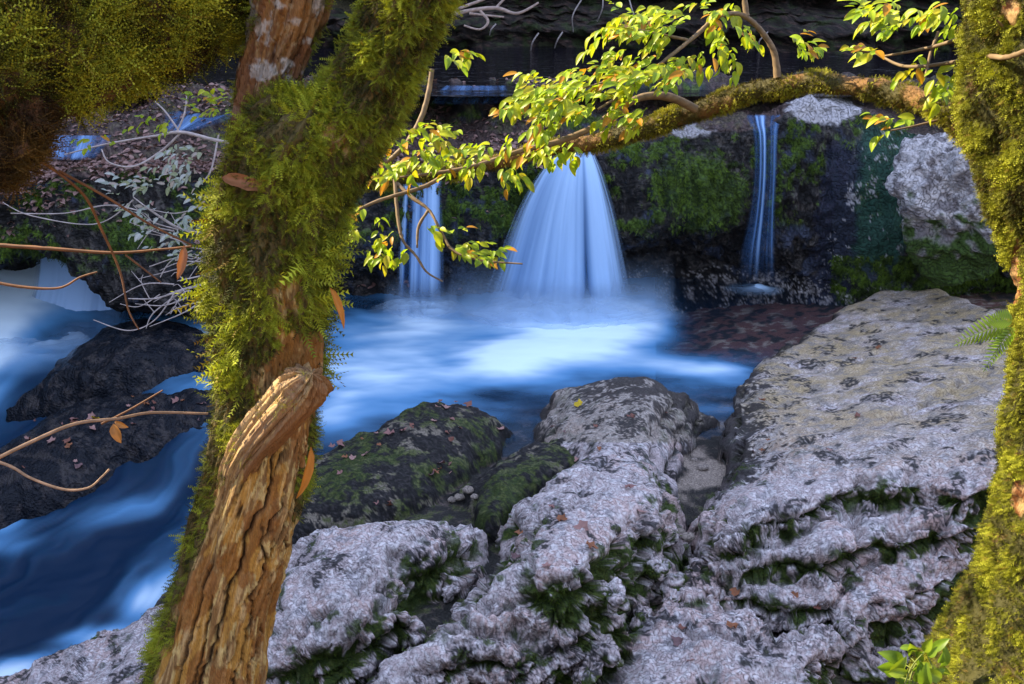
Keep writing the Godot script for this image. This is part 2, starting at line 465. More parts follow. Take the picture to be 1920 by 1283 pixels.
func rock_colour(p: Vector3, n: Vector3, kind: String, dip: float, net := 1.0) -> Array:   # [colour, moss share]
	var a := fbm.get_noise_3dv(p * 1.6)
	var b := fbm.get_noise_3dv(p * 5.5 + Vector3(9, 3, 1))
	var c := fine.get_noise_3dv(p * 22.0) * net
	var pale := Color(0.58, 0.50, 0.485).lerp(Color(0.60, 0.46, 0.42), smoothstep(-0.05, 0.35, a)).lerp(Color(0.38, 0.36, 0.37), smoothstep(0.0, 0.4, b))
	pale = pale.lerp(Color(0.78, 0.75, 0.74), smoothstep(0.05, 0.25, c) * 0.8)
	var scab := fine.get_noise_3dv(p * 40.0 + Vector3(2, 2, 2)) * net
	var dirty := smoothstep(-0.1, 0.35, fbm.get_noise_3dv(p * 2.4 + Vector3(1, 7, 4)))
	var broken := clampf((0.9 - n.y) / 0.3, 0.0, 1.0)
	dirty = maxf(dirty * smoothstep(-0.2, 0.1, fbm.get_noise_3dv(p * 0.8 + Vector3(4, 1, 6))), broken)
	pale = pale.lerp(Color(0.10, 0.088, 0.088), smoothstep(0.08, 0.22, scab - c * 0.5 + b * 0.2) * (0.12 + 0.75 * dirty))
	var black := Color(0.022, 0.021, 0.022)
	var moss := Color(0.045, 0.075, 0.012).lerp(Color(0.09, 0.12, 0.02), smoothstep(-0.1, 0.4, c))
	var col := pale
	var m := 0.0
	var px := pixel_of(p)
	if kind == "pale" or kind == "ridge":
		if kind == "pale":      # tan, smooth water-worn top of the broad slab
			var tan := smoothstep(-0.5, 0.15, a * 0.6 + b * 0.4) * smoothstep(930.0, 740.0, px.y) * smoothstep(1330.0, 1420.0, px.x)
			col = col.lerp(Color(0.50, 0.39, 0.20).lerp(Color(0.36, 0.31, 0.24), smoothstep(0.0, 0.3, b)), tan * 0.9)
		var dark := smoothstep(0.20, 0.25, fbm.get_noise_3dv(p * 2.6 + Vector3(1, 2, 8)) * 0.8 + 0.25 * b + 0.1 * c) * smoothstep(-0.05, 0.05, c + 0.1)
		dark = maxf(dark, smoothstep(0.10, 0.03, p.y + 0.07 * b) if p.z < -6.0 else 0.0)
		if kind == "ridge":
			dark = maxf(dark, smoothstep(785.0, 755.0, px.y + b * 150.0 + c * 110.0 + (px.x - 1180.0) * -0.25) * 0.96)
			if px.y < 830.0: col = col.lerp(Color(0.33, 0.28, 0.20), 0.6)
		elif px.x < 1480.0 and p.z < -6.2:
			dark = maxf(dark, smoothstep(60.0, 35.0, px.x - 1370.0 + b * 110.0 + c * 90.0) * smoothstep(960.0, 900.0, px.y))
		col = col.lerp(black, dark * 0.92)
		m = smoothstep(0.10, 0.22, b - 0.32 * (n.y - 0.35) - dip * 5.0) * smoothstep(0.92, 0.6, n.y)
		m = maxf(m, smoothstep(0.30, 0.4, b + 0.2 * a) * smoothstep(0.97, 0.85, n.y) * 0.8)
		if p.z < -6.6: m *= 0.25
	elif kind == "dark":
		col = Color(0.014, 0.013, 0.013).lerp(Color(0.045, 0.042, 0.04), smoothstep(0.0, 0.3, c))
		col = col.lerp(Color(0.27, 0.235, 0.18), smoothstep(0.2, 0.27, b + a * 0.3 + c * 0.3) * 0.8)
		m = smoothstep(-0.02, 0.25, b * 0.7 - a * 0.6 + c * 0.3) * 0.8
	elif kind == "wet":
		col = Color(0.010, 0.013, 0.02).lerp(Color(0.06, 0.055, 0.058), smoothstep(0.05, 0.3, b + c * 0.6))
	else:
		col = Color(0.03, 0.028, 0.026).lerp(Color(0.11, 0.09, 0.075), smoothstep(0.0, 0.3, b + c * 0.4))
		if p.x > 1.0 and p.z < -6.5: col = col.lerp(Color(0.36, 0.3, 0.24), smoothstep(-0.1, 0.2, a))
		if p.x > 1.2 and p.z < -9.2: col = col.lerp(Color(0.17, 0.085, 0.07), smoothstep(-0.15, 0.1, b + a * 0.5))
		m = smoothstep(0.1, 0.3, b) * 0.6 if p.y > 0.05 else 0.0
	col = col.lerp(moss, m)
	return [col, m]

func build_rocks() -> void:
	lay_rocks()
	lay_cracks()
	rock_v.resize(RU * RV)
	rock_id.resize(RU * RV)
	var steps := 400
	for i in RU:
		var u := lerpf(-0.68, 0.66, float(i) / (RU - 1))
		var acc := PackedFloat32Array()
		acc.resize(steps + 1)
		var ph := 0.0
		for k in steps + 1:
			var z := -2.75 - 10.4 * k / steps
			var h := surface(u * (0.8 - z), z).x
			if k:
				var dz := 10.4 / steps
				acc[k] = acc[k - 1] + (0.2 * dz + 0.8 * minf(sqrt(dz * dz + (h - ph) * (h - ph)), 0.6)) / (1.5 - z)
			ph = h
		var k := 0
		for j in RV:
			var want := acc[steps] * j / (RV - 1)
			while k < steps - 1 and acc[k + 1] < want: k += 1
			var z := -2.75 - 10.4 * (k + (want - acc[k]) / maxf(acc[k + 1] - acc[k], 1e-9)) / steps
			var x := u * (0.8 - z)
			var s := surface(x, z)
			rock_v[j * RU + i] = Vector3(x, s.x, z)
			rock_id[j * RU + i] = int(s.y)
	var n := grid_normals(rock_v, RU, RV)
	for turn in 2:      # even out the net on steep faces: slide each point along the surface towards the middle of its neighbours
		var next := rock_v.duplicate()
		for j in range(1, RV - 1):
			for i in range(1, RU - 1):
				var k := j * RU + i
				var d := (rock_v[k - 1] + rock_v[k + 1] + rock_v[k - RU] + rock_v[k + RU]) * 0.25 - rock_v[k]
				next[k] = rock_v[k] + (d - n[k] * d.dot(n[k])) * (0.45 if rock_id[k] >= 0 and rock_id[k - RU] == rock_id[k] and rock_id[k + RU] == rock_id[k] else 0.0)
		rock_v = next
	for j in RV:      # broad normals: the relief stands on the shape of the rock, not on its smallest facets
		var up := mini(j + 7, RV - 1) * RU
		var dn := maxi(j - 7, 0) * RU
		for i in RU:
			var r := mini(i + 7, RU - 1)
			var l := maxi(i - 7, 0)
			n[j * RU + i] = ((rock_v[j * RU + r] - rock_v[j * RU + l]).normalized()).cross((rock_v[up + i] - rock_v[dn + i]).normalized()).normalized()
	var cols := PackedColorArray()
	cols.resize(rock_v.size())
	rock_moss.resize(rock_v.size())
	var base := rock_v.duplicate()
	for k in rock_v.size():
		var kind: String = rocks[rock_id[k]].kind if rock_id[k] >= 0 else "bed"
		var p := rock_v[k]
		var net := 1.0
		if k > RU and k < rock_v.size() - RU - 1:
			net = clampf((0.036 - maxf((base[k + 1] - base[k - 1]).length() if k % RU and k % RU < RU - 1 else 0.0, (base[k + RU] - base[k - RU]).length()) * 0.5) / 0.016, 0.0, 1.0)
		var d := clampf(rock_relief(p, n[k], kind, net), -0.16, 0.11)
		if n[k].y < 0.25: d *= lerpf(0.6, 1.0, maxf(n[k].y, 0.0) / 0.25)
		var q := p + n[k] * d
		rock_v[k] = q
		var c := rock_colour(q, n[k], kind, d, net)
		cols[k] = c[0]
		rock_moss[k] = c[1]
		var key := Vector2i(floori(q.x / 0.04), floori(q.z / 0.04))
		if not ground_at.has(key) or ground_at[key] < q.y: ground_at[key] = q.y
	rock_n = grid_normals(rock_v, RU, RV)
	var lists := []
	for r in rocks.size() + 1: lists.append(PackedInt32Array())
	var idx := grid_index(RU, RV)
	for t in range(0, idx.size(), 3):
		lists[rock_id[idx[t]] + 1].append(t)
	for r in lists.size():
		var v := PackedVector3Array()
		var nn := PackedVector3Array()
		var cc := PackedColorArray()
		var ii := PackedInt32Array()
		var map := {}
		for t in lists[r]:
			for e in 3:
				var q := idx[t + e]
				if not map.has(q):
					map[q] = v.size()
					v.append(rock_v[q])
					nn.append(rock_n[q])
					cc.append(cols[q])
				ii.append(map[q])
		if ii.size() == 0: continue
		var mesh := array_mesh(v, nn, cc, ii)
		if r == 0:
			tag(obj("stream_bed", mesh, M.rock), "pebbly stream bed between the rocks", "stream bed", "", "structure")
		else:
			var q: Dictionary = rocks[r - 1]
			tag(obj(q.name, mesh, M.wet if q.kind == "wet" else M.rock), q.label, "rock")

func height(p: Vector3) -> float:
	var k := Vector2i(floori(p.x / 0.04), floori(p.z / 0.04))
	for d in [Vector2i(0, 0), Vector2i(1, 0), Vector2i(0, 1), Vector2i(-1, 0), Vector2i(0, -1)]:
		if ground_at.has(k + d): return ground_at[k + d]
	return surface(p.x, p.z).x
func on_rock(px: float, py: float) -> Vector3:     # walk along the ray until it meets the rock
	var r := ray(px, py)
	var t := 3.0
	while t < 14.0:
		var p := EYE + r * t
		if p.y < height(p): return p
		t += 0.03
	return on_level(px, py, 0.0)

# ---------------------------------------------------------------- the rock wall behind the pool
var wall_v := PackedVector3Array()
var wall_n := PackedVector3Array()
var wall_moss := PackedFloat32Array()
const CU := 760
const CV := 300
# lip pixel x, lip pixel y, z of the lip, bulge towards the viewer, z of the undercut, z at the foot, height of the overhang edge
var wall_stations := [
	[-420, 400, -9.9, 0.2, -11.4, -11.6, 1.0], [-150, 375, -10.1, 0.2, -11.4, -11.6, 1.0], [10, 352, -10.4, 0.15, -11.6, -11.9, 1.05], [90, 335, -10.3, 0.25, -11.7, -11.9, 1.0], [200, 325, -10.3, 0.3, -11.8, -11.9, 0.42], [330, 318, -10.4, 0.25, -11.8, -11.9, 0.28], [470, 318, -10.8, 0.15, -11.7, -11.8, 0.6], [640, 325, -11.2, 0.1, -11.8, -11.8, 0.7],
	[760, 335, -11.35, 0.05, -11.8, -11.85, 0.8], [830, 330, -11.35, 0.05, -11.8, -11.9, 0.8], [960, 305, -11.4, 0.05, -11.9, -12.0, 0.8], [1060, 292, -11.4, 0.02, -11.8, -12.0, 0.8], [1115, 286, -11.4, 0.05, -11.9, -12.1, 0.8], [1200, 265, -11.6, 0.25, -12.2, -12.5, 0.95], [1320, 245, -11.75, 0.3, -12.4, -12.6, 1.0], [1430, 238, -12.0, 0.2, -12.3, -12.5, 0.9],
	[1500, 200, -12.3, 0.3, -12.2, -12.3, 0.7], [1570, 195, -12.35, 0.45, -12.0, -12.0, 0.6], [1650, 215, -12.2, 0.55, -11.7, -11.7, 0.5], [1720, 250, -12.0, 0.6, -11.5, -11.5, 0.5], [1800, 275, -11.9, 0.6, -11.6, -11.6, 0.5], [1950, 290, -11.8, 0.6, -11.6, -11.5, 0.5], [2200, 290, -11.6, 0.6, -11.6, -11.5, 0.5]]

func wall_profile(s: Array) -> Array:
	var lip := on_wall(s[0], s[1], s[2])
	var x := lip.x
	var h := lip.y
	var o: float = s[6]
	return [Vector3(x * 1.25, 2.3, s[2] - 3.6), Vector3(x * 1.14, 2.62 + 0.16 * sin(x * 2.3) * cos(x * 0.9 + 1.0), s[2] - 2.1 + 0.5 * sin(x * 1.7)), Vector3(x * 1.04, h + 0.10, s[2] - 0.7), lip + Vector3(0, 0.02, -0.1), lip + Vector3(0, -0.12, 0.08), Vector3(x, lerpf(h, o, 0.4), s[2] + s[3] * 0.8), Vector3(x, lerpf(h, o, 0.8), s[2] + s[3]), Vector3(x, o - 0.05, lerpf(s[2] + s[3], s[4], 0.35)), Vector3(x, o - 0.35, s[4]), Vector3(x, 0.15, s[5]), Vector3(x, -0.5, s[5] + 0.15)]

func build_wall() -> void:
	var prof := wall_stations.map(func(s): return wall_profile(s))
	var nrow: int = prof[0].size()
	var ns := prof.size()
	wall_v.resize(CU * CV)
	for i in CU:
		var t := float(i) / (CU - 1)
		var curve := []
		for r in nrow:
			var line := []
			for s in ns: line.append(prof[s][r])
			curve.append(along(line, t))
		for j in CV:
			var w := 1.0 - float(j) / (CV - 1)
			w = w * 0.93 + 0.07 * w * w
			wall_v[j * CU + i] = along(curve, w)
	for k in wall_v.size():
		if wall_v[k].z < -12.4: wall_v[k].y += fbm.get_noise_3dv(wall_v[k] * 0.9) * 0.24 * smoothstep(-12.4, -13.2, wall_v[k].z)
	var n := grid_normals(wall_v, CU, CV)
	var cols := PackedColorArray()
	cols.resize(wall_v.size())
	wall_moss.resize(wall_v.size())
	for k in wall_v.size():
		var p := wall_v[k]
		var steep := clampf((0.8 - n[k].y) / 0.5, 0, 1)
		var drape := rid.get_noise_3dv(p * Vector3(4.5, 1.1, 4.5)) * 0.06
		var d := fbm.get_noise_3dv(p * 1.1) * 0.14 + fbm.get_noise_3dv(p * 4.0) * 0.06 + (drape + cell.get_noise_3dv(p * Vector3(3.0, 2.0, 3.0)) * 0.06) * steep + fine.get_noise_3dv(p * 14.0) * 0.015
		var px := pixel_of(p)
		if px.x > 1560.0 and px.x < 1700.0: d *= 0.5
		p += n[k] * d
		wall_v[k] = p
		var a := fbm.get_noise_3dv(p * 1.7 + Vector3(5, 0, 0))
		var b := fbm.get_noise_3dv(p * 5.0)
		var c := fine.get_noise_3dv(p * 18.0)
		var col := Color(0.014, 0.013, 0.0125).lerp(Color(0.085, 0.076, 0.068), smoothstep(0.0, 0.45, b + c * 0.5 + drape * 2.0))
		col = col.lerp(Color(0.055, 0.07, 0.11), smoothstep(0.1, 0.4, a - b * 0.4) * 0.8)
		var rooted := smoothstep(0.9, 1.2, p.y)
		var m := smoothstep(0.0, 0.22, a * 0.7 + b * 0.5 + c * 0.15) * rooted
		# green cushion between the main fall and the thin fall
		m = maxf(m, smoothstep(1.0, 0.6, Vector2((px.x - 1320.0) / 90.0, (px.y - 350.0) / 75.0).length() + b * 0.6))
		# slick green chute with pale scale, right of the pale crown
		var chute := smoothstep(1.0, 0.75, absf((px.x - 1640.0 + (px.y - 400.0) * 0.30) / 85.0) + b * 0.25) * smoothstep(215.0, 260.0, px.y) * smoothstep(530.0, 470.0, px.y)
		col = col.lerp(Color(0.025, 0.085, 0.055), chute)
		m *= 1.0 - 0.8 * chute
		var navy := smoothstep(1.0, 0.6, absf((px.x - 1570.0 + (px.y - 400.0) * 0.1) / 45.0) + b * 0.4) * smoothstep(240.0, 290.0, px.y)
		col = col.lerp(Color(0.02, 0.025, 0.05), navy * 0.9)
		m *= 1.0 - navy
		if px.y > 480.0 and px.x > 1560.0: m = maxf(m, smoothstep(-0.2, 0.1, b + 0.1))
		var moss := Color(0.03, 0.06, 0.008).lerp(Color(0.09, 0.16, 0.018), smoothstep(-0.1, 0.4, c + b))
		col = col.lerp(moss, m)
		# pale dry crown and the flanks of the thin fall
		var crown := smoothstep(1.0, 0.8, Vector2((px.x - 1545.0) / 75.0, (px.y - 205.0) / 30.0).length() + b * 0.35)
		crown = maxf(crown, smoothstep(1.0, 0.7, Vector2((px.x - 1290.0) / 45.0, (px.y - 245.0) / 14.0).length() + b * 0.6) * 0.8)
		crown = maxf(crown, smoothstep(0.30, 0.36, c * 0.5 + b * 0.6 + a * 0.4) * chute * 0.8)
		col = col.lerp(Color(0.55, 0.54, 0.55), crown)
		m *= 1.0 - crown
		# grey-brown litter on the flat top
		var top := smoothstep(0.75, 0.92, n[k].y) * (1.0 - crown)
		col = col.lerp(Color(0.07, 0.045, 0.04).lerp(Color(0.14, 0.09, 0.075), smoothstep(-0.1, 0.3, c)), top * 0.8)
		# white lime splashed along the foot
		var foot := smoothstep(0.36, 0.16, p.y + b * 0.3) * smoothstep(0.10, 0.22, c * 0.6 + b * 0.6 + a * 0.3)
		if px.x > 1180.0: col = col.lerp(Color(0.5, 0.48, 0.47), foot * 0.9)
		cols[k] = col
		wall_moss[k] = m * (1.0 - top)
	wall_n = grid_normals(wall_v, CU, CV)
	tag(obj("rock_wall", array_mesh(wall_v, wall_n, cols, grid_index(CU, CV)), M.cliff), "long mossy overhanging rock wall that the waterfalls pour over", "rock wall")

func blob(called: String, label: String, px: float, py: float, depth: float, size: Vector3, turn: Vector3, look: Callable, nu := 181, nv := 121) -> void:
	var c := at(px, py, depth)
	var k0 := minf(1.0, size.x / 0.4)
	var v := PackedVector3Array()
	var b := Basis.from_euler(turn)
	for j in nv:
		var lat := lerpf(-PI / 2, PI / 2, float(j) / (nv - 1))
		for i in nu:
			var lon := -TAU * i / (nu - 1) 
			var d := Vector3(cos(lat) * cos(lon), sin(lat), cos(lat) * sin(lon))
			var s := d / pow(pow(absf(d.x), 4) + pow(absf(d.y), 4) + pow(absf(d.z), 4), 0.25)
			var p := c + b * (s * size)
			p += (b * d) * k0 * (fbm.get_noise_3dv(p * 1.6 / k0) * 0.22 + cell.get_noise_3dv(p * 3.0 / k0) * 0.09 + rid.get_noise_3dv(p * 5.0 / k0) * -0.04)
			v.append(p)
	var n := grid_normals(v, nu, nv, true)
	var cols := PackedColorArray()
	for k in v.size(): cols.append(look.call(v[k], n[k]))
	tag(obj(called, array_mesh(v, n, cols, grid_index(nu, nv)), M.cliff if size.x > 0.3 else M.rock), label, "rock", "" if size.x > 0.3 else "loose stones in the gullies")

# ---------------------------------------------------------------- the far bank and an unseen hill, added and shaped to shade the stream
func build_far() -> void:
	var v := PackedVector3Array()
	var c := PackedColorArray()
	var prof := [Vector2(-19.6, 2.2), Vector2(-19.9, 2.55), Vector2(-20.0, 2.75), Vector2(-19.8, 2.95), Vector2(-20.3, 3.15), Vector2(-20.9, 3.3), Vector2(-21.2, 3.45), Vector2(-20.8, 3.75), Vector2(-21.2, 4.2), Vector2(-22.0, 5.0)]
	var pts := prof.map(func(q): return Vector3(0, q.y, q.x))
	var nu := 420
	var nv := 120
	for j in nv:
		var q: Vector3 = along(pts, float(j) / (nv - 1))
		for i in nu:
			var p := q + Vector3(lerpf(-16, 16, float(i) / (nu - 1)), 0, 0)
			p.z += fbm.get_noise_3dv(p * 0.35) * 1.4 + fbm.get_noise_3dv(p * 1.5) * 0.4 + cell.get_noise_3dv(p * 2.2) * 0.15
			p.z += 0.05 * absf(p.x) + (0.6 if p.x > 3.0 else 0.0) * smoothstep(3.0, 6.0, p.x)
			p.y += fbm.get_noise_3dv(p * 1.2) * 0.14
			v.append(p)
			var a := fbm.get_noise_3dv(p * 3.0)
			var f := fine.get_noise_3dv(p * 12.0)
			var col := Color(0.012, 0.009, 0.007).lerp(Color(0.075, 0.046, 0.035), smoothstep(0.0, 0.35, f + a * 0.5))
			col = col.lerp(Color(0.035, 0.05, 0.014), smoothstep(0.1, 0.3, a))
			c.append(col)
	tag(obj("far_bank", grid_mesh(v, c, nu, nv), M.earth), "dark leaf strewn bank beyond the upper pool", "bank", "", "structure")
	v = PackedVector3Array()
	c = PackedColorArray()
	nu = 140
	nv = 120
	for j in nv:
		for i in nu:
			var x := lerpf(-75, 60, float(i) / (nu - 1))
			var z := lerpf(14, -70, float(j) / (nv - 1))
			var s := -0.96 * x - 0.28 * z
			var l := 0.28 * x - 0.96 * z
			var cap := (lerpf(-2.0, 2.45, smoothstep(-2.0, 1.2, l)) + 0.65 * clampf(l - 4.2, 0.0, 16.0) + 7.16) / 0.4615  # ridge shaped so the stream is shaded and the trees stay lit
			var h := minf(cap, 3.6 + 1.3 * (s - 13.0)) if s > 12.0 else -3.0
			h = maxf(h, minf(16.0, 3.8 + 0.9 * (-z - 21.6)))
			h = maxf(h, -3.0)
			v.append(Vector3(x, h + fbm.get_noise_2d(x * 0.2, z * 0.2) * 0.5 * smoothstep(5.0, 9.0, h), z))
			c.append(Color(0.045, 0.05, 0.02).lerp(Color(0.10, 0.075, 0.04), smoothstep(-0.2, 0.2, fbm.get_noise_2d(x * 0.5, z * 0.5))))
	tag(obj("added_shade_hill", grid_mesh(v, c, nu, nv), M.earth), "unseen hill added to shade the stream", "hill", "", "structure")
	# the near bank under both trees, widened and orange to bounce warm light
	v = PackedVector3Array()
	c = PackedColorArray()
	nu = 160
	nv = 130
	for j in nv:
		for i in nu:
			var x := lerpf(-9, 9, float(i) / (nu - 1))
			var z := lerpf(12.0, -3.0, float(j) / (nv - 1))
			var h := lerpf(2.45, 2.02, smoothstep(1.0, -2.0, z)) - 3.0 * pow(smoothstep(-2.05, -3.0, z), 1.5)
			v.append(Vector3(x, h + fbm.get_noise_2d(x * 1.5, z * 1.5) * 0.08, z))
			c.append(Color(0.46, 0.27, 0.09).lerp(Color(0.30, 0.16, 0.05), smoothstep(-0.2, 0.3, fbm.get_noise_2d(x * 3.0, z * 3.0))))
	tag(obj("near_bank", grid_mesh(v, c, nu, nv), M.earth), "unseen bank at the foot of the two mossy trees, coloured orange to bounce warm light", "bank", "", "structure")

# ---------------------------------------------------------------- water
func foam_spots(list: Array, y: float) -> Array:     # foam patches: pixel, half width, half height, strength
	return list.map(func(a):
		var p := on_level(a[0], a[1], y)
		var q := on_level(a[0], a[1] - a[3], y)
		return [p.x, p.z, absf(on_level(a[0] + a[2], a[1], y).x - p.x), absf(q.z - p.z), a[4]])
func build_water() -> void:
	var level := plate_field(levels([[700, 600, 0.0], [1000, 600, 0.04], [1200, 600, 0.0], [1400, 600, 0.0], [1500, 560, 0.0], [1000, 700, 0.0], [1350, 700, -0.01], [800, 720, 0.0], [620, 700, -0.02], [590, 790, -0.06], [960, 800, -0.03], [1320, 830, -0.04], [840, 890, -0.03],
		[400, 720, -0.02], [350, 830, -0.34], [200, 870, -0.56], [100, 920, -0.72], [330, 940, -0.62], [330, 1080, -0.74], [200, 1140, -0.82], [50, 1000, -0.82], [0, 1240, -0.92], [-200, 1100, -0.95], [-200, 1300, -1.0],
		[100, 620, 0.1], [0, 640, 0.05], [-150, 640, 0.05], [0, 720, -0.32], [-150, 760, -0.45], [60, 680, -0.12], [-100, 900, -0.85], [600, 1300, -0.8], [1200, 1300, -0.6], [1700, 1300, -0.6]]), Vector2(-9, -13), Vector2(4.5, -3.4), 0.08)
	var foam := foam_spots([[1090, 628, 130, 34, 1.0], [1180, 606, 80, 28, 0.75], [960, 690, 80, 26, 0.75], [1020, 665, 120, 28, 0.7], [860, 665, 130, 26, 0.5], [770, 612, 60, 20, 0.5], [700, 620, 90, 26, 0.25], [1290, 688, 80, 16, 0.5], [630, 760, 45, 26, 0.55], [760, 710, 140, 40, 0.36], [1000, 600, 190, 36, 0.42], [1350, 690, 50, 16, 0.3], [1410, 544, 30, 8, 0.7], [640, 700, 110, 50, 0.3], [1140, 580, 90, 20, 0.35]], 0.0)
	var rush := foam_spots([[120, 640, 100, 40, 1.0], [50, 690, 80, 45, 1.1], [0, 745, 60, 50, 0.9], [330, 855, 110, 14, 0.38], [240, 960, 160, 20, 0.14], [270, 1110, 40, 30, 0.75], [60, 1215, 160, 22, 0.9], [200, 1165, 90, 16, 0.8], [0, 960, 40, 18, 0.55], [0, 1000, 60, 20, 0.3], [330, 1080, 60, 30, 0.5], [-60, 1250, 150, 40, 0.8], [420, 745, 60, 12, 0.35]], -0.7)
	var nu := 470
	var nv := 340
	var v := PackedVector3Array()
	var c := PackedColorArray()
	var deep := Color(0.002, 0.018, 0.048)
	var mid := Color(0.085, 0.25, 0.46)  # blue of the reflected sky put into the water colour
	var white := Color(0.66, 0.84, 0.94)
	for j in nv:
		var z := lerpf(-3.6, -12.6, float(j) / (nv - 1))
		for i in nu:
			var x := lerpf(-0.62, 0.40, float(i) / (nu - 1)) * (1.0 - z)
			var h := level.h(x, z)
			var w := smoothstep(-0.03, -0.3, h)      # share of rushing stream against pool
			var along_flow := x * 0.62 - z * 0.78
			var across := x * 0.78 + z * 0.62
			across += fbm.get_noise_2d(x * 0.5, z * 0.5) * 0.5
			var streak := fbm.get_noise_2d(across * 1.3, along_flow * 0.32)
			var swirl := fbm.get_noise_2d(x * 0.55 + 7.0, z * 1.3)
			var s := 0.0
			for f in foam: s += f[4] * exp(-(pow((x - f[0]) / f[2], 2.0) + pow((z - f[1]) / f[3], 2.0)))
			var r := 0.0
			for f in rush: r += f[4] * exp(-(pow((x - f[0]) / f[2], 2.0) + pow((z - f[1]) / f[3], 2.0)))
			var px := pixel_of(Vector3(x, h, z))
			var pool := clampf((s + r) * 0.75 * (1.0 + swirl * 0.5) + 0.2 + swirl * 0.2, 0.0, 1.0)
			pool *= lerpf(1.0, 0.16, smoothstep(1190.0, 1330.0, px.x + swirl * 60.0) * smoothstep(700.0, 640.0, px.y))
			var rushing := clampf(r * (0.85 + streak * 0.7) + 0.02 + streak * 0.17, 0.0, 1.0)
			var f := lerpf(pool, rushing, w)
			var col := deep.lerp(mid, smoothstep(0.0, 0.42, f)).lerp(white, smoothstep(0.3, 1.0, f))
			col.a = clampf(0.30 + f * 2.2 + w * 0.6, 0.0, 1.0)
			if px.x > 1230.0 and w < 0.3: col.a = clampf(0.12 + f * 2.0, 0.0, 1.0)
			col.a = lerpf(col.a, 0.16, smoothstep(770.0, 800.0, px.y) * smoothstep(860.0, 930.0, px.x))
			if px.x > 640.0: col.a = lerpf(col.a, 0.16, smoothstep(845.0, 870.0, px.y))
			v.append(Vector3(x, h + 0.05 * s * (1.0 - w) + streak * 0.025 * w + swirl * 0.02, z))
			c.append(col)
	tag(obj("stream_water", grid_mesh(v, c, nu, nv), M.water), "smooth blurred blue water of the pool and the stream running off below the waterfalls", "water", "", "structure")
	# upper pool
	v = PackedVector3Array()
	c = PackedColorArray()
	for j in 40:
		for i in 60:
			v.append(Vector3(lerpf(-16, 16, i / 59.0), 2.6, lerpf(-12.4, -22.0, j / 39.0)))
			c.append(Color(0.006, 0.007, 0.008))
	tag(obj("upper_pool_water", grid_mesh(v, c, 60, 40), M.still), "dark still water of the upper pool", "water", "", "structure")

# rows: [left px, right px, py, z]; the sheet bows towards the viewer by bow
func waterfall(called: String, label: String, rows: Array, bow: float, streaks: Array, body: float, sd: float, mat: Material) -> void:
	var left := rows.map(func(r): return on_wall(r[0], r[2], r[3]))
	var right := rows.map(func(r): return on_wall(r[1], r[2], r[3]))
	var nu := 120
	var nv := 90
	var v := PackedVector3Array()
	var c := PackedColorArray()
	for j in nv:
		var t := 1.0 - float(j) / (nv - 1)
		var a: Vector3 = along(left, t)
		var b: Vector3 = along(right, t)
		for i in nu:
			var u := float(i) / (nu - 1)
			var p := a.lerp(b, u)
			var str := fbm.get_noise_2d(u * 4.0 + sd, t * 0.3 + sd)
			var fin := fbm.get_noise_2d(u * 30.0 + sd, t * 0.8)
			p.z += bow * (0.3 + 0.7 * t) * (1.0 - pow(2.0 * u - 1.0, 2.0)) + str * 0.06 * t
			v.append(p)
			var f := body + str * 0.42 + fin * 0.08
			for s in streaks: f += s[2] * exp(-pow((u - s[0] - s[3] * t) / s[1], 2.0))
			f = clampf(f, 0.0, 1.0)
			var col := Color(0.05, 0.14, 0.32).lerp(Color(0.36, 0.56, 0.82), smoothstep(0.1, 1.0, f))  # sky reflection painted in: falling water is tinted blue
			var edge := smoothstep(0.0, 0.06 + 0.18 * t, u + fin * 0.05) * smoothstep(1.0, 0.93 - 0.14 * t, u + fin * 0.05)
			col.a = clampf(f * 1.9 + 0.1, 0.0, 1.0) * edge * smoothstep(0.0, 0.06, t) * smoothstep(0.97, 0.78, t)
			c.append(col)
	tag(obj(called, grid_mesh(v, c, nu, nv), mat), label, "waterfall", "waterfalls over the rock wall")
func foam_cap(px: float, py: float, rx: float, ry: float, h: float, strength: float, label: String) -> void:
	var o := on_level(px, py, 0.0)
	var wx := absf(on_level(px + rx, py, 0.0).x - o.x)
	var wz := absf(on_level(px, py - ry, 0.0).z - o.z)
	var v := PackedVector3Array()
	var c := PackedColorArray()
	var nu := 61
	var nv := 24
	for j in nv:
		var q := 1.0 - float(j) / (nv - 1)
		for i in nu:
			var a := -TAU * i / (nu - 1)
			var p := o + Vector3(cos(a) * wx * q, 0.03 + h * pow(1.0 - q * q, 1.3), sin(a) * wz * q)
			var n := fbm.get_noise_2d(p.x * 1.2, p.z * 2.0)
			p.y += n * 0.12 * (1.0 - q)
			v.append(p)
			c.append(Color(0.46, 0.68, 0.9, clampf(strength * 1.4 * pow(1.0 - q, 1.1) * (1.0 + n * 1.4), 0, 1)))
	var m := obj("foam_mound", grid_mesh(v, c, nu, nv, true), M.fall)
	tag(m, label, "foam", "", "stuff")
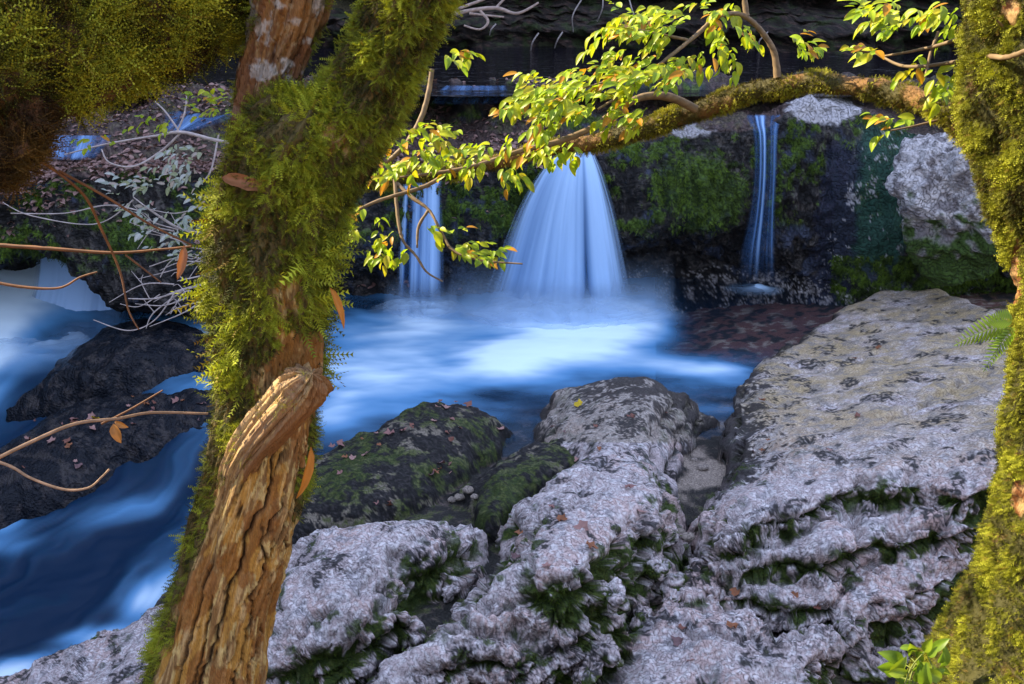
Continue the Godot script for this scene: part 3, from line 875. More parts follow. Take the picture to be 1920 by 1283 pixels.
func spray_mist(foot: Array, h: float, strength: float, label: String) -> void:     # a low bank of drops standing round the foot of a fall
	var line := foot.map(func(a): return on_level(a[0], a[1], 0.0))
	var v := PackedVector3Array()
	var c := PackedColorArray()
	var nu := 80
	var nv := 24
	for layer in 3:
		for j in nv:
			var t := float(j) / (nv - 1)
			for i in nu:
				var u := float(i) / (nu - 1)
				var p: Vector3 = along(line, u)
				p.y = t * h * (0.7 + 0.15 * layer) + 0.01
				p.z += 0.16 - 0.13 * layer - 0.12 * t + fbm.get_noise_2d(u * 4.0, layer * 9.0) * 0.1
				v.append(p)
				var a := strength * pow(1.0 - t, 1.6) * pow(sin(PI * u), 0.8) * (0.85 + 0.6 * fbm.get_noise_2d(u * 5.0 + layer * 5.0, t * 1.5))
				c.append(Color(0.44, 0.64, 0.86, clampf(a, 0, 1)))
	var idx := PackedInt32Array()
	var one := grid_index(nu, nv)
	for layer in 3:
		for k in one: idx.append(k + layer * nu * nv)
	var n := PackedVector3Array()
	for layer in 3: n.append_array(grid_normals(v.slice(layer * nu * nv, (layer + 1) * nu * nv), nu, nv))
	tag(obj("spray_mist", array_mesh(v, n, c, idx), M.fall), label, "spray", "", "stuff")
func build_falls() -> void:
	waterfall("waterfall", "wide fan shaped silky waterfall pouring into the middle of the pool", [[1056, 1108, 266, -11.5], [1042, 1114, 286, -11.32], [1004, 1134, 330, -11.22], [968, 1154, 390, -11.18], [938, 1172, 460, -11.18], [912, 1188, 530, -11.22], [885, 1202, 596, -11.28]], 0.35, [[0.70, 0.035, -0.5, -0.03], [0.55, 0.10, 0.2, 0.0], [0.88, 0.10, 0.25, 0.0], [0.22, 0.12, -0.12, 0.0]], 0.7, 3.0, M.fall)
	waterfall("waterfall", "narrow straight silky waterfall beside the wide fan shaped one", [[758, 826, 318, -11.5], [754, 829, 338, -11.3], [750, 831, 400, -11.25], [744, 833, 490, -11.25], [740, 835, 578, -11.28]], 0.1, [[0.06, 0.05, 0.3, 0.0], [0.22, 0.08, -0.35, 0.0], [0.8, 0.12, 0.25, 0.0]], 0.5, 13.0, M.fall)
	waterfall("waterfall", "thin threaded trickle of a waterfall beside the green moss cushion", [[1396, 1474, 214, -12.3], [1404, 1464, 232, -12.05], [1412, 1460, 260, -11.85], [1412, 1458, 330, -11.75], [1404, 1456, 400, -11.75], [1388, 1458, 470, -11.78], [1376, 1462, 545, -11.85]], 0.06, [[0.12, 0.05, 0.2, 0.0], [0.42, 0.07, 0.5, 0.05], [0.85, 0.06, 0.25, 0.0], [0.65, 0.14, -0.2, 0.0], [0.28, 0.05, 0.25, 0.04]], 0.16, 23.0, M.fall)
	waterfall("waterfall", "blue waterfall half hidden under the mossy overhang beside the wet rock hump", [[72, 232, 400, -11.35], [66, 236, 500, -11.15], [50, 240, 570, -11.0], [10, 246, 640, -10.75], [-30, 235, 700, -10.4]], 0.2, [[0.4, 0.25, 0.35, 0.0]], 0.7, 33.0, M.fall)
	foam_cap(1060, 592, 230, 40, 0.14, 0.8, "white foam mound at the foot of the wide waterfall")
	foam_cap(788, 585, 100, 24, 0.10, 0.7, "white foam mound at the foot of the narrow waterfall")
	foam_cap(1413, 546, 60, 14, 0.02, 0.7, "small white splash at the foot of the thin waterfall")
	foam_cap(100, 640, 170, 60, 0.03, 0.3, "blue foam at the foot of the overhung waterfall")
	spray_mist([[840, 588], [950, 612], [1060, 622], [1160, 612], [1265, 584]], 0.85, 0.7, "soft white spray rising at the foot of the wide waterfall")
	spray_mist([[720, 580], [790, 592], [860, 580]], 0.45, 0.6, "soft white spray at the foot of the narrow waterfall")
	waterfall("waterfall", "little blue cascade on the rim of the dark upper pool", [[830, 950, 160, -13.2], [815, 955, 172, -13.0], [800, 960, 186, -12.8], [800, 950, 196, -12.6]], 0.05, [[0.5, 0.3, 0.1, 0.0]], 0.12, 43.0, M.fall)
	waterfall("waterfall", "blue sheet of water sliding over the leafy rim behind the bare shrub", [[330, 470, 193, -12.2], [310, 460, 210, -11.9], [305, 420, 228, -11.6], [300, 360, 250, -11.3]], 0.05, [[0.4, 0.3, 0.1, 0.0]], 0.12, 53.0, M.fall)
	waterfall("waterfall", "pale blue sheet of water at the end of the leafy rim under the big limb", [[80, 210, 253, -11.2], [85, 200, 275, -10.9], [90, 180, 300, -10.6]], 0.05, [[0.4, 0.3, 0.15, 0.0]], 0.15, 63.0, M.fall)

# ---------------------------------------------------------------- moss, leaves, twigs
func frond_mesh(pairs: int, droop: float, width: float, sd: int) -> ArrayMesh:      # one feathery moss shoot, one unit long, growing along +y and bending to +z
	var r := RandomNumberGenerator.new()
	r.seed = sd
	var st := SurfaceTool.new()
	st.begin(Mesh.PRIMITIVE_TRIANGLES)
	var pos := func(t: float) -> Vector3: return Vector3(0, t * (1.0 - 0.25 * droop * t), droop * t * t * 0.7)
	for k in pairs:
		var t := (k + 0.4) / pairs
		var a: Vector3 = pos.call(t)
		var b: Vector3 = pos.call(t + 0.6 / pairs)
		var l := width * (1.0 - 0.75 * t) * r.randf_range(0.7, 1.2)
		for s in [-1.0, 1.0]:
			var tip: Vector3 = a.lerp(b, 0.5) + Vector3(s * l, l * 0.7, r.randf_range(-0.25, 0.35) * l)
			for q in ([a, tip, b] if s > 0 else [a, b, tip]):
				st.set_color(Color(1, 1, 1))
				st.add_vertex(q)
	for k in 3:
		var a: Vector3 = pos.call(k / 3.0)
		var b: Vector3 = pos.call((k + 1) / 3.0)
		var w := 0.035 * (1.0 - k / 3.5)
		for q in [a - Vector3(w, 0, 0), b, a + Vector3(w, 0, 0)]:
			st.set_color(Color(0.8, 0.7, 0.5))
			st.add_vertex(q)
	st.generate_normals()
	return st.commit()
func leaf_mesh(length: float, width: float, fold: float, curl: float, colour: Color, ragged := 0.0, sd := 1) -> ArrayMesh:   # blade along +y, its face to +z, stalk at the origin
	var r := RandomNumberGenerator.new()
	r.seed = sd
	var seg := 7
	var v := PackedVector3Array()
	var c := PackedColorArray()
	for j in seg + 1:
		var t := float(j) / seg
		var w := width * 0.5 * pow(sin(PI * pow(t, 0.85)), 0.8) + 0.0006
		var y := t * length
		var z := -curl * t * t * length
		for i in 5:
			var s := (i - 2) / 2.0
			v.append(Vector3(s * w * (1.0 + ragged * r.randf_range(-0.4, 0.4)), y * (1.0 - curl * 0.2 * t), z + absf(s) * w * fold + r.randf_range(-1, 1) * ragged * length * 0.05))
			var k := 1.0 + (0.25 if i == 2 else 0.0) + r.randf_range(-0.12, 0.12)
			c.append(Color(colour.r * k, colour.g * k, colour.b * k))
	return grid_mesh(v, c, 5, seg + 1)
func lobed_leaf(size: float, colour: Color, sd: int) -> ArrayMesh:      # a fallen leaf with five pointed lobes, slightly crumpled
	var r := RandomNumberGenerator.new()
	r.seed = sd
	var st := SurfaceTool.new()
	st.begin(Mesh.PRIMITIVE_TRIANGLES)
	var rim := []
	for k in 10:
		var a := -PI * 0.5 + (k + 0.5) / 10.0 * TAU
		var l := size * r.randf_range(0.24, 0.5) * (1.0 if k % 2 == 0 else 0.8)
		if k == 9: l = size * 0.2
		rim.append(Vector3(cos(a) * l, r.randf_range(-0.05, 0.32) * size * (1.0 if k % 2 == 0 else 0.4), sin(a) * l))
	for k in 10:
		for q in [Vector3.ZERO, rim[k], rim[(k + 1) % 10]]:
			var f := r.randf_range(0.8, 1.2)
			st.set_color(Color(colour.r * f, colour.g * f, colour.b * f))
			st.add_vertex(q)
	st.generate_normals()
	return st.commit()
func facing(dir: Vector3, face: Vector3, s: float) -> Basis:       # +y along dir, +z near face
	var y := dir.normalized()
	var x := y.cross(face)
	if x.length() < 0.01: x = y.cross(Vector3(0.3, 0.7, 0.2))
	x = x.normalized()
	return Basis(x, y, x.cross(y)).scaled(Vector3(s, s, s))
func some_dir() -> Vector3:
	return Vector3(rng.randfn(), rng.randfn(), rng.randfn()).normalized()

class Tube:
	var v := PackedVector3Array()
	var n := PackedVector3Array()
	var c := PackedColorArray()
	var nu := 0
	var nv := 0
	var py := PackedFloat32Array()      # photograph row of each ring, to place bark and moss
# path: [px, py, depth, half width in pixels], from the base upwards
func tube(path: Array, nu: int, nv: int, relief: Callable) -> Tube:
	var pts := path.map(func(a):
		var p := at(a[0], a[1], a[2])
		return Vector4(p.x, p.y, p.z, a[3] * a[2] / FOCAL))
	var rows := path.map(func(a): return Vector3(a[1], 0, 0))
	var o := Tube.new()
	o.nu = nu
	o.nv = nv
	for j in nv:
		var t := float(j) / (nv - 1)
		var q: Vector4 = along(pts, t)
		var a: Vector4 = along(pts, maxf(t - 0.01, 0))
		var b: Vector4 = along(pts, minf(t + 0.01, 1))
		var ctr := Vector3(q.x, q.y, q.z)
		var tan := Vector3(b.x - a.x, b.y - a.y, b.z - a.z).normalized()
		var front := (EYE - ctr)
		front = (front - tan * front.dot(tan)).normalized()
		var right := tan.cross(front)
		var row: float = along(rows, t).x
		o.py.append(row)
		for i in nu:
			var phi := lerpf(-PI, PI, float(i) / (nu - 1))
			var d := front * cos(phi) + right * sin(phi)
			var p := ctr + d * maxf(q.w, 0.0004)
			o.v.append(p + d * relief.call(p, phi, row) if q.w > 0.004 else p)
	for j in nv: o.v[j * nu + nu - 1] = o.v[j * nu]
	o.n = grid_normals(o.v, nu, nv, true)
	return o
func paint(o: Tube, look: Callable) -> void:
	o.c.resize(o.v.size())
	for j in o.nv:
		for i in o.nu:
			var k := j * o.nu + i
			o.c[k] = look.call(o.v[k], lerpf(-PI, PI, float(i) / (o.nu - 1)), o.py[j])
func tube_mesh(o: Tube) -> ArrayMesh:
	return array_mesh(o.v, o.n, o.c, grid_index(o.nu, o.nv))
# scatter shoots over a tube; share(p, phi, row) is 0..1
func clothe(o: Tube, tries: int, share: Callable, sizes: Vector2, hang: float, dark: Color, light: Color, spots: Array, tints: PackedColorArray) -> PackedColorArray:
	for k in tries:
		var i := rng.randi_range(0, o.nu - 2)
		var j := rng.randi_range(0, o.nv - 2)
		var q := j * o.nu + i
		var phi := lerpf(-PI, PI, float(i) / (o.nu - 1))
		if absf(phi) > 2.3: continue
		var p := o.v[q]
		var s: float = share.call(p, phi, o.py[j])
		if rng.randf() > s: continue
		p = p.lerp(o.v[q + 1 + o.nu], rng.randf())
		var clump := fbm.get_noise_3dv(p * 9.0)
		var dir := (o.n[q] * (0.75 + clump) + Vector3.DOWN * hang * rng.randf_range(0.2, 1.4) + some_dir() * 0.55).normalized()
		var size := rng.randf_range(sizes.x, sizes.y) * (1.0 + 0.7 * clump)
		spots.append(Transform3D(facing(dir, (o.n[q] + some_dir() * 0.9), size), p - o.n[q] * 0.002))
		var f := clampf(0.42 + clump * 1.5 + rng.randfn() * 0.2, 0.0, 1.0)
		var col := dark.lerp(light, f)
		if rng.randf() < 0.05: col = col.lerp(Color(0.16, 0.085, 0.015), 0.7)
		tints.append(col)
	return tints

func twig(path: Array, colour: Color, parent: Node3D, called := "twig", nu := 8) -> void:
	var o := tube(path, nu, maxi(12, path.size() * 8), func(p, _f, r): return fine.get_noise_3dv(p * 40.0) * 0.0014 + 0.0022 * maxf(0.0, fbm.get_noise_3dv(p * 16.0) - 0.15))
	paint(o, func(p, _f, _r):
		var k := 0.55 + 0.9 * absf(fbm.get_noise_3dv(p * 30.0)) + 0.5 * absf(fine.get_noise_3dv(p * 90.0))
		return Color(colour.r * k, colour.g * k, colour.b * k))
	var m := obj(called, tube_mesh(o), M.twig, parent)
	m.set_meta("path_end", 0)

var leaf_kinds := {}
func leaf_set(name: String, tones: Array, l: Vector2, fold: float) -> void:
	var out := []
	for k in 12:
		var t: Color = tones[k % tones.size()]
		var len := lerpf(l.x, l.y, k / 11.0)
		out.append(leaf_mesh(len, len * (0.40 + 0.05 * (k % 3)), fold + 0.1 * (k % 3), 0.1 + 0.12 * (k % 4), t, 0.0, k + 3))
	leaf_kinds[name] = out
# one spray: short stalk with a fan of leaves, at a place, growing along dir
func spray(p: Vector3, dir: Vector3, count: int, reach: float, out: Array) -> void:
	for k in count:
		var t := (k + 1.0) / count
		var side := -1.0 if k % 2 else 1.0
		var base := p + dir * reach * t * 0.7 + some_dir() * 0.006
		var across := dir.cross(Vector3.UP).normalized() * side
		var grow := (dir * (0.35 + 0.7 * t) + across * (1.0 - 0.7 * t) + Vector3.DOWN * rng.randf_range(-0.05, 0.4) + some_dir() * 0.2).normalized()
		var face := (Vector3.UP * 1.0 + some_dir() * 0.5 + Vector3(0, 0, 0.5)).normalized()
		out.append(Transform3D(facing(grow, face, rng.randf_range(0.75, 1.15)), base))
# fill a photograph region with sprays at a depth; returns leaf places
func leafage(regions: Array, out: Array) -> void:      # [px, py, rx, ry, depth, sprays, leaves a spray, reach, way x, way y]
	for a in regions:
		for k in int(a[5] * 2.1):
			var r := sqrt(rng.randf())
			var w := rng.randf() * TAU
			var p := at(a[0] + cos(w) * r * a[2], a[1] + sin(w) * r * a[3], a[4] + rng.randf_range(-0.18, 0.18))
			var dir := (Vector3(a[8], a[9], rng.randf_range(-0.3, 0.6)) + some_dir() * 0.5).normalized()
			spray(p, dir, a[6], a[7], out)
func put_leaves(called: String, kind: String, spots: Array, parent: Node3D, most := 300) -> void:
	var ranked := spots.duplicate()
	ranked.sort_custom(func(a, b): return (a.origin - EYE).length_squared() < (b.origin - EYE).length_squared())
	var rest := []
	for k in ranked.size():
		if k < most: piece(called, leaf_kinds[kind][rng.randi() % 12], M.leaf, parent, ranked[k])
		else: rest.append(ranked[k])
	if rest.size():
		var st := SurfaceTool.new()
		st.begin(Mesh.PRIMITIVE_TRIANGLES)
		for t in rest: st.append_from(leaf_kinds[kind][rng.randi() % 12], 0, t)
		var o := obj("foliage", st.commit(), M.leaf, parent)
		o.set_meta("kind", "stuff")

# ---------------------------------------------------------------- the near tree
func bark_split(phi: float, row: float) -> float:      # long splits that run up the trunk
	var most := 0.0
	var w := (row - 1100.0) / 200.0
	var wob := fbm.get_noise_2d(row / 90.0, 3.0) * 0.16 + fine.get_noise_2d(row / 16.0, 8.0) * 0.03
	for c in [[0.02, -0.16, 0.030, 700.0], [-0.45, -0.05, 0.020, 980.0], [0.55, 0.06, 0.022, 850.0], [-0.22, 0.08, 0.016, 1040.0], [0.95, -0.1, 0.025, 760.0]]:
		if row < c[3]: continue
		var d: float = (phi - c[0] - c[1] * w - wob * (1.0 + c[0])) / c[2]
		most = maxf(most, exp(-d * d) * smoothstep(c[3], c[3] + 60.0, row))
	return most
func bark_relief(p: Vector3, phi: float, row: float) -> float:
	var up := row / 120.0
	var flute := fbm.get_noise_2d(phi * 1.6 + 20.0, up * 0.35) * 0.022
	var crack := rid.get_noise_2d(phi * 1.1 + up * 0.25, up * 0.22 + 3.0)
	var plate := smoothstep(0.02, 0.10, fbm.get_noise_2d(phi * 2.2 + 7.0, up * 0.8)) * 0.006
	return flute + plate - 0.016 * bark_split(phi, row) - smoothstep(0.65, 0.9, crack) * 0.012 - smoothstep(0.75, 0.92, rid.get_noise_2d(phi * 2.4 + up * 0.4 + 9.0, up * 0.5)) * 0.005 + fine.get_noise_3dv(p * 45.0) * 0.0015
func bark_colour(p: Vector3, phi: float, row: float) -> Color:
	var up := row / 120.0
	var a := fbm.get_noise_2d(phi * 2.2 + 7.0, up * 0.8)
	var b := fbm.get_noise_2d(phi * 7.0, up * 2.0 + 5.0)
	var f := fine.get_noise_2d(phi * 11.0, up * 0.9)
	var crack := maxf(smoothstep(0.72, 0.9, rid.get_noise_2d(phi * 1.1 + up * 0.25, up * 0.22 + 3.0)), 0.8 * smoothstep(0.78, 0.92, rid.get_noise_2d(phi * 2.4 + up * 0.4 + 9.0, up * 0.5)))
	var col := Color(0.46, 0.24, 0.045).lerp(Color(0.58, 0.41, 0.15), smoothstep(0.0, 0.05, a))
	col = col.lerp(Color(0.15, 0.05, 0.012), smoothstep(0.0, 0.16, b * 0.6 + a * 0.7 + f * 0.15) * 0.75)
	col = col.lerp(Color(0.66, 0.45, 0.19), smoothstep(0.15, 0.4, f + b * 0.3) * 0.5)
	col = col.lerp(Color(0.26, 0.10, 0.018), smoothstep(0.06, 0.10, fbm.get_noise_2d(phi * 0.9 + 3.0, up * 0.55 + 9.0) + b * 0.12) * 0.8)
	col = col.lerp(Color(0.025, 0.012, 0.006), maxf(crack * 0.9, bark_split(phi, row)))
	var d := 1.0 + 0.28 * f
	return Color(col.r * d, col.g * d, col.b * d)
func moss_near(p: Vector3, phi: float, row: float) -> float:
	var n := fbm.get_noise_3dv(p * 6.0) * 0.9
	if row > 930.0: return smoothstep(0.0, 0.25, -0.72 - phi + n * 0.35 - (row - 930.0) * 0.0003)
	if row > 845.0: return maxf(smoothstep(0.0, 0.25, -0.62 - phi + n * 0.4), smoothstep(0.0, 0.2, phi - 0.85 + n * 0.3))
	if row > 590.0: return maxf(smoothstep(0.0, 0.3, 0.15 - phi + n * 0.6 - (row - 590.0) * 0.0022), smoothstep(0.0, 0.3, phi - 1.0 + n * 0.4 - (row - 590.0) * 0.002))
	var bare := smoothstep(0.30, 0.10, absf(phi - 0.35 + n * 0.3)) * smoothstep(400.0, 430.0, row) * smoothstep(-0.1, 0.15, n)
	return clampf(1.0 - bare * 0.95, 0.0, 1.0)

func build_near_tree() -> void:
	var root := thing("mossy_tree", at(372, 1400, 2.45), "leaning tree hung with feathery moss, with bare orange bark and a broken stub", "tree")
	var trunk := tube([[355, 1420, 2.48, 118], [385, 1290, 2.42, 104], [415, 1150, 2.34, 94], [452, 1010, 2.26, 90], [484, 890, 2.18, 86], [500, 770, 2.12, 84], [506, 640, 2.06, 92], [508, 520, 2.0, 100], [518, 410, 1.96, 104], [545, 310, 1.92, 108], [580, 255, 1.9, 104], [610, 200, 1.9, 70]], 260, 460, bark_relief)
	paint(trunk, func(p, f, r):
		var c: Color = bark_colour(p, f, r)
		return c.lerp(Color(0.05, 0.045, 0.008), moss_near(p, f, r) * 0.85))
	obj("trunk", tube_mesh(trunk), M.bark, root)
	var arm := tube([[565, 330, 1.92, 76], [618, 265, 1.9, 84], [680, 185, 1.87, 74], [730, 95, 1.83, 68], [768, 0, 1.78, 66], [800, -120, 1.73, 64]], 160, 200, bark_relief)
	var arm_moss := func(p: Vector3, phi: float, row: float) -> float:
		var n := fbm.get_noise_3dv(p * 6.0) * 0.9
		return clampf(1.0 - smoothstep(0.4, 0.15, Vector2((row - 265.0) / 90.0, phi - 0.25).length() * 0.6 + n * 0.3), 0, 1)
	paint(arm, func(p, f, r): return bark_colour(p, f, r + 300.0).lerp(Color(0.05, 0.045, 0.008), arm_moss.call(p, f, r) * 0.85))
	obj("limb", tube_mesh(arm), M.bark, root)
	var stem := tube([[520, 330, 1.95, 70], [500, 250, 1.93, 58], [500, 180, 1.92, 52], [522, 100, 1.9, 54], [545, 20, 1.86, 62], [560, -100, 1.8, 68]], 150, 200, bark_relief)
	var stem_moss := func(p: Vector3, phi: float, row: float) -> float:
		var n := fbm.get_noise_3dv(p * 7.0)
		return maxf(smoothstep(0.0, 0.2, n * 0.8 - 0.10 + absf(phi - 0.1) * 0.3 - 0.28), smoothstep(200.0, 260.0, row + n * 60.0))
	paint(stem, func(p, f, r):
		var n := fbm.get_noise_3dv(p * 14.0)
		var c: Color = Color(0.16, 0.065, 0.03).lerp(bark_colour(p, f, r), 0.35)
		c = c.lerp(Color(0.50, 0.46, 0.40), smoothstep(0.05, 0.2, n) * smoothstep(250.0, 120.0, r) * 0.8)
		return c.lerp(Color(0.05, 0.045, 0.008), stem_moss.call(p, f, r) * 0.7))
	obj("stem", tube_mesh(stem), M.bark, root)
	# broken stub
	var stub := tube([[430, 935, 2.16, 18], [444, 885, 2.10, 26], [474, 836, 2.04, 33], [514, 788, 1.99, 39], [548, 750, 1.955, 42], [566, 728, 1.935, 39], [578, 712, 1.92, 28], [583, 704, 1.915, 12], [586, 699, 1.912, 0]], 130, 160, func(p, f, r): return bark_relief(p, f, r) * 0.6 + (fine.get_noise_3dv(p * 40.0) * 0.008 * smoothstep(745.0, 715.0, r) + fbm.get_noise_2d(f * 2.2, 4.0) * 0.035 * smoothstep(745.0, 715.0, r)))
	paint(stub, func(p, f, r):
		var c: Color = bark_colour(p, f + 1.0, r).lerp(Color(0.40, 0.29, 0.18), 0.4)
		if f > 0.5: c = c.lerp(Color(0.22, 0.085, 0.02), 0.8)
		return c)
	obj("broken_stub", tube_mesh(stub), M.bark, root)
	# the massive side limb
	var limb := tube([[-260, 130, 1.52, 158], [-80, 108, 1.60, 150], [100, 64, 1.70, 136], [260, 14, 1.82, 122], [390, -38, 1.93, 108], [500, -100, 2.0, 96]], 200, 260, func(p, f, r): return fbm.get_noise_3dv(p * 5.0) * 0.045 + fine.get_noise_3dv(p * 25.0) * 0.006)
	paint(limb, func(p, f, r): return Color(0.07, 0.035, 0.010).lerp(Color(0.16, 0.075, 0.02), smoothstep(-0.1, 0.3, fine.get_noise_3dv(p * 20.0))))
	obj("limb", tube_mesh(limb), M.bark, root)
	var knot := tube([[60, 190, 1.62, 52], [42, 238, 1.60, 44], [24, 280, 1.58, 34], [2, 318, 1.56, 18], [-12, 340, 1.55, 0]], 90, 80, func(p, f, r): return fbm.get_noise_3dv(p * 14.0) * 0.03)
	paint(knot, func(p, f, r): return Color(0.08, 0.035, 0.010).lerp(Color(0.17, 0.07, 0.02), smoothstep(-0.1, 0.3, fine.get_noise_3dv(p * 25.0))))
	obj("knot", tube_mesh(knot), M.bark, root)
	# moss
	var dark := Color(0.022, 0.026, 0.003)
	var light := Color(0.33, 0.37, 0.02)
	var spots := []
	var tints := PackedColorArray()
	tints = clothe(trunk, 36000, moss_near, Vector2(0.014, 0.034), 0.8, dark, light, spots, tints)
	tints = clothe(trunk, 5000, func(p, f, r): return moss_near(p, f, r) * smoothstep(0.3, 1.0, absf(f)) * smoothstep(330.0, 450.0, r) * smoothstep(760.0, 640.0, r), Vector2(0.04, 0.075), 0.7, dark, light * 1.1, spots, tints)
	tints = clothe(arm, 20000, arm_moss, Vector2(0.012, 0.028), 1.0, dark, light, spots, tints)
	tints = clothe(stem, 4500, stem_moss, Vector2(0.010, 0.024), 0.7, dark, light * 0.8, spots, tints)
	flock("moss", frond_mesh(8, 0.6, 0.24, 5), M.moss, spots, tints, root)
	spots = []
	tints = PackedColorArray()
	tints = clothe(limb, 46000, func(p, _f, _r): return clampf(1.25 - limb_low(p), 0.2, 1.0), Vector2(0.02, 0.046), 0.9, Color(0.028, 0.027, 0.003), Color(0.40, 0.42, 0.03), spots, tints)
	tints = clothe(knot, 6000, func(_p, _f, _r): return 0.8, Vector2(0.014, 0.035), 0.8, Color(0.03, 0.016, 0.004), Color(0.17, 0.09, 0.012), spots, tints)
	tints = clothe(stub, 2600, func(p, f, r): return smoothstep(0.05, 0.2, fbm.get_noise_3dv(p * 9.0)) * smoothstep(0.6, -0.2, f) * (1.0 if r > 730.0 else 0.2), Vector2(0.006, 0.014), 0.2, Color(0.09, 0.09, 0.012), Color(0.32, 0.30, 0.04), spots, tints)
	flock("moss", frond_mesh(11, 1.5, 0.10, 9), M.moss, spots, tints, root)
	# dead bits caught in the moss: curled leaves and strips of bark
	var curled := leaf_mesh(0.105, 0.026, 0.9, 0.15, Color(0.26, 0.11, 0.045), 0.25, 4)
	var strip := leaf_mesh(0.13, 0.022, 1.3, 0.2, Color(0.42, 0.16, 0.02), 0.15, 6)
	caught("curled_leaf", "curled brown dead leaf lying across the moss below the fork", curled, at(415, 333, 1.82), at(510, 356, 1.80), Vector3(0.1, 0.6, 1))
	caught("bark_strip", "orange curl of dead leaf hanging from the trunk beside the broken stub", strip, at(582, 838, 2.05), at(566, 940, 2.05), Vector3(0.8, 0.0, 1))
	caught("bark_strip", "orange curl of bark peeling from the mossy trunk above the pool", strip, at(618, 540, 1.93), at(650, 610, 1.91), Vector3(0.8, 0.2, 1))
	caught("curled_leaf", "rolled brown leaf hanging among the pale twigs", curled, at(345, 460, 1.86), at(335, 525, 1.86), Vector3(0.6, 0.0, 1))
func limb_low(p: Vector3) -> float:      # 0 on top of the big limb, above 1 on its worn underside
	var px := pixel_of(p)
	var edge := lerpf(270.0, 90.0, clampf(px.x / 430.0, 0, 1))
	return smoothstep(-110.0, 10.0, px.y - edge + fbm.get_noise_3dv(p * 8.0) * 60.0) * 1.1
func caught(called: String, label: String, mesh: Mesh, a: Vector3, b: Vector3, face: Vector3) -> void:
	var o := MeshInstance3D.new()
	o.mesh = mesh
	o.material_override = M.dead
	o.name = numbered(called)
	add_child(o)
	o.transform = Transform3D(facing(b - a, face, (b - a).length() / mesh.get_aabb().size.y), a)
	tag(o, label, "dead leaf")

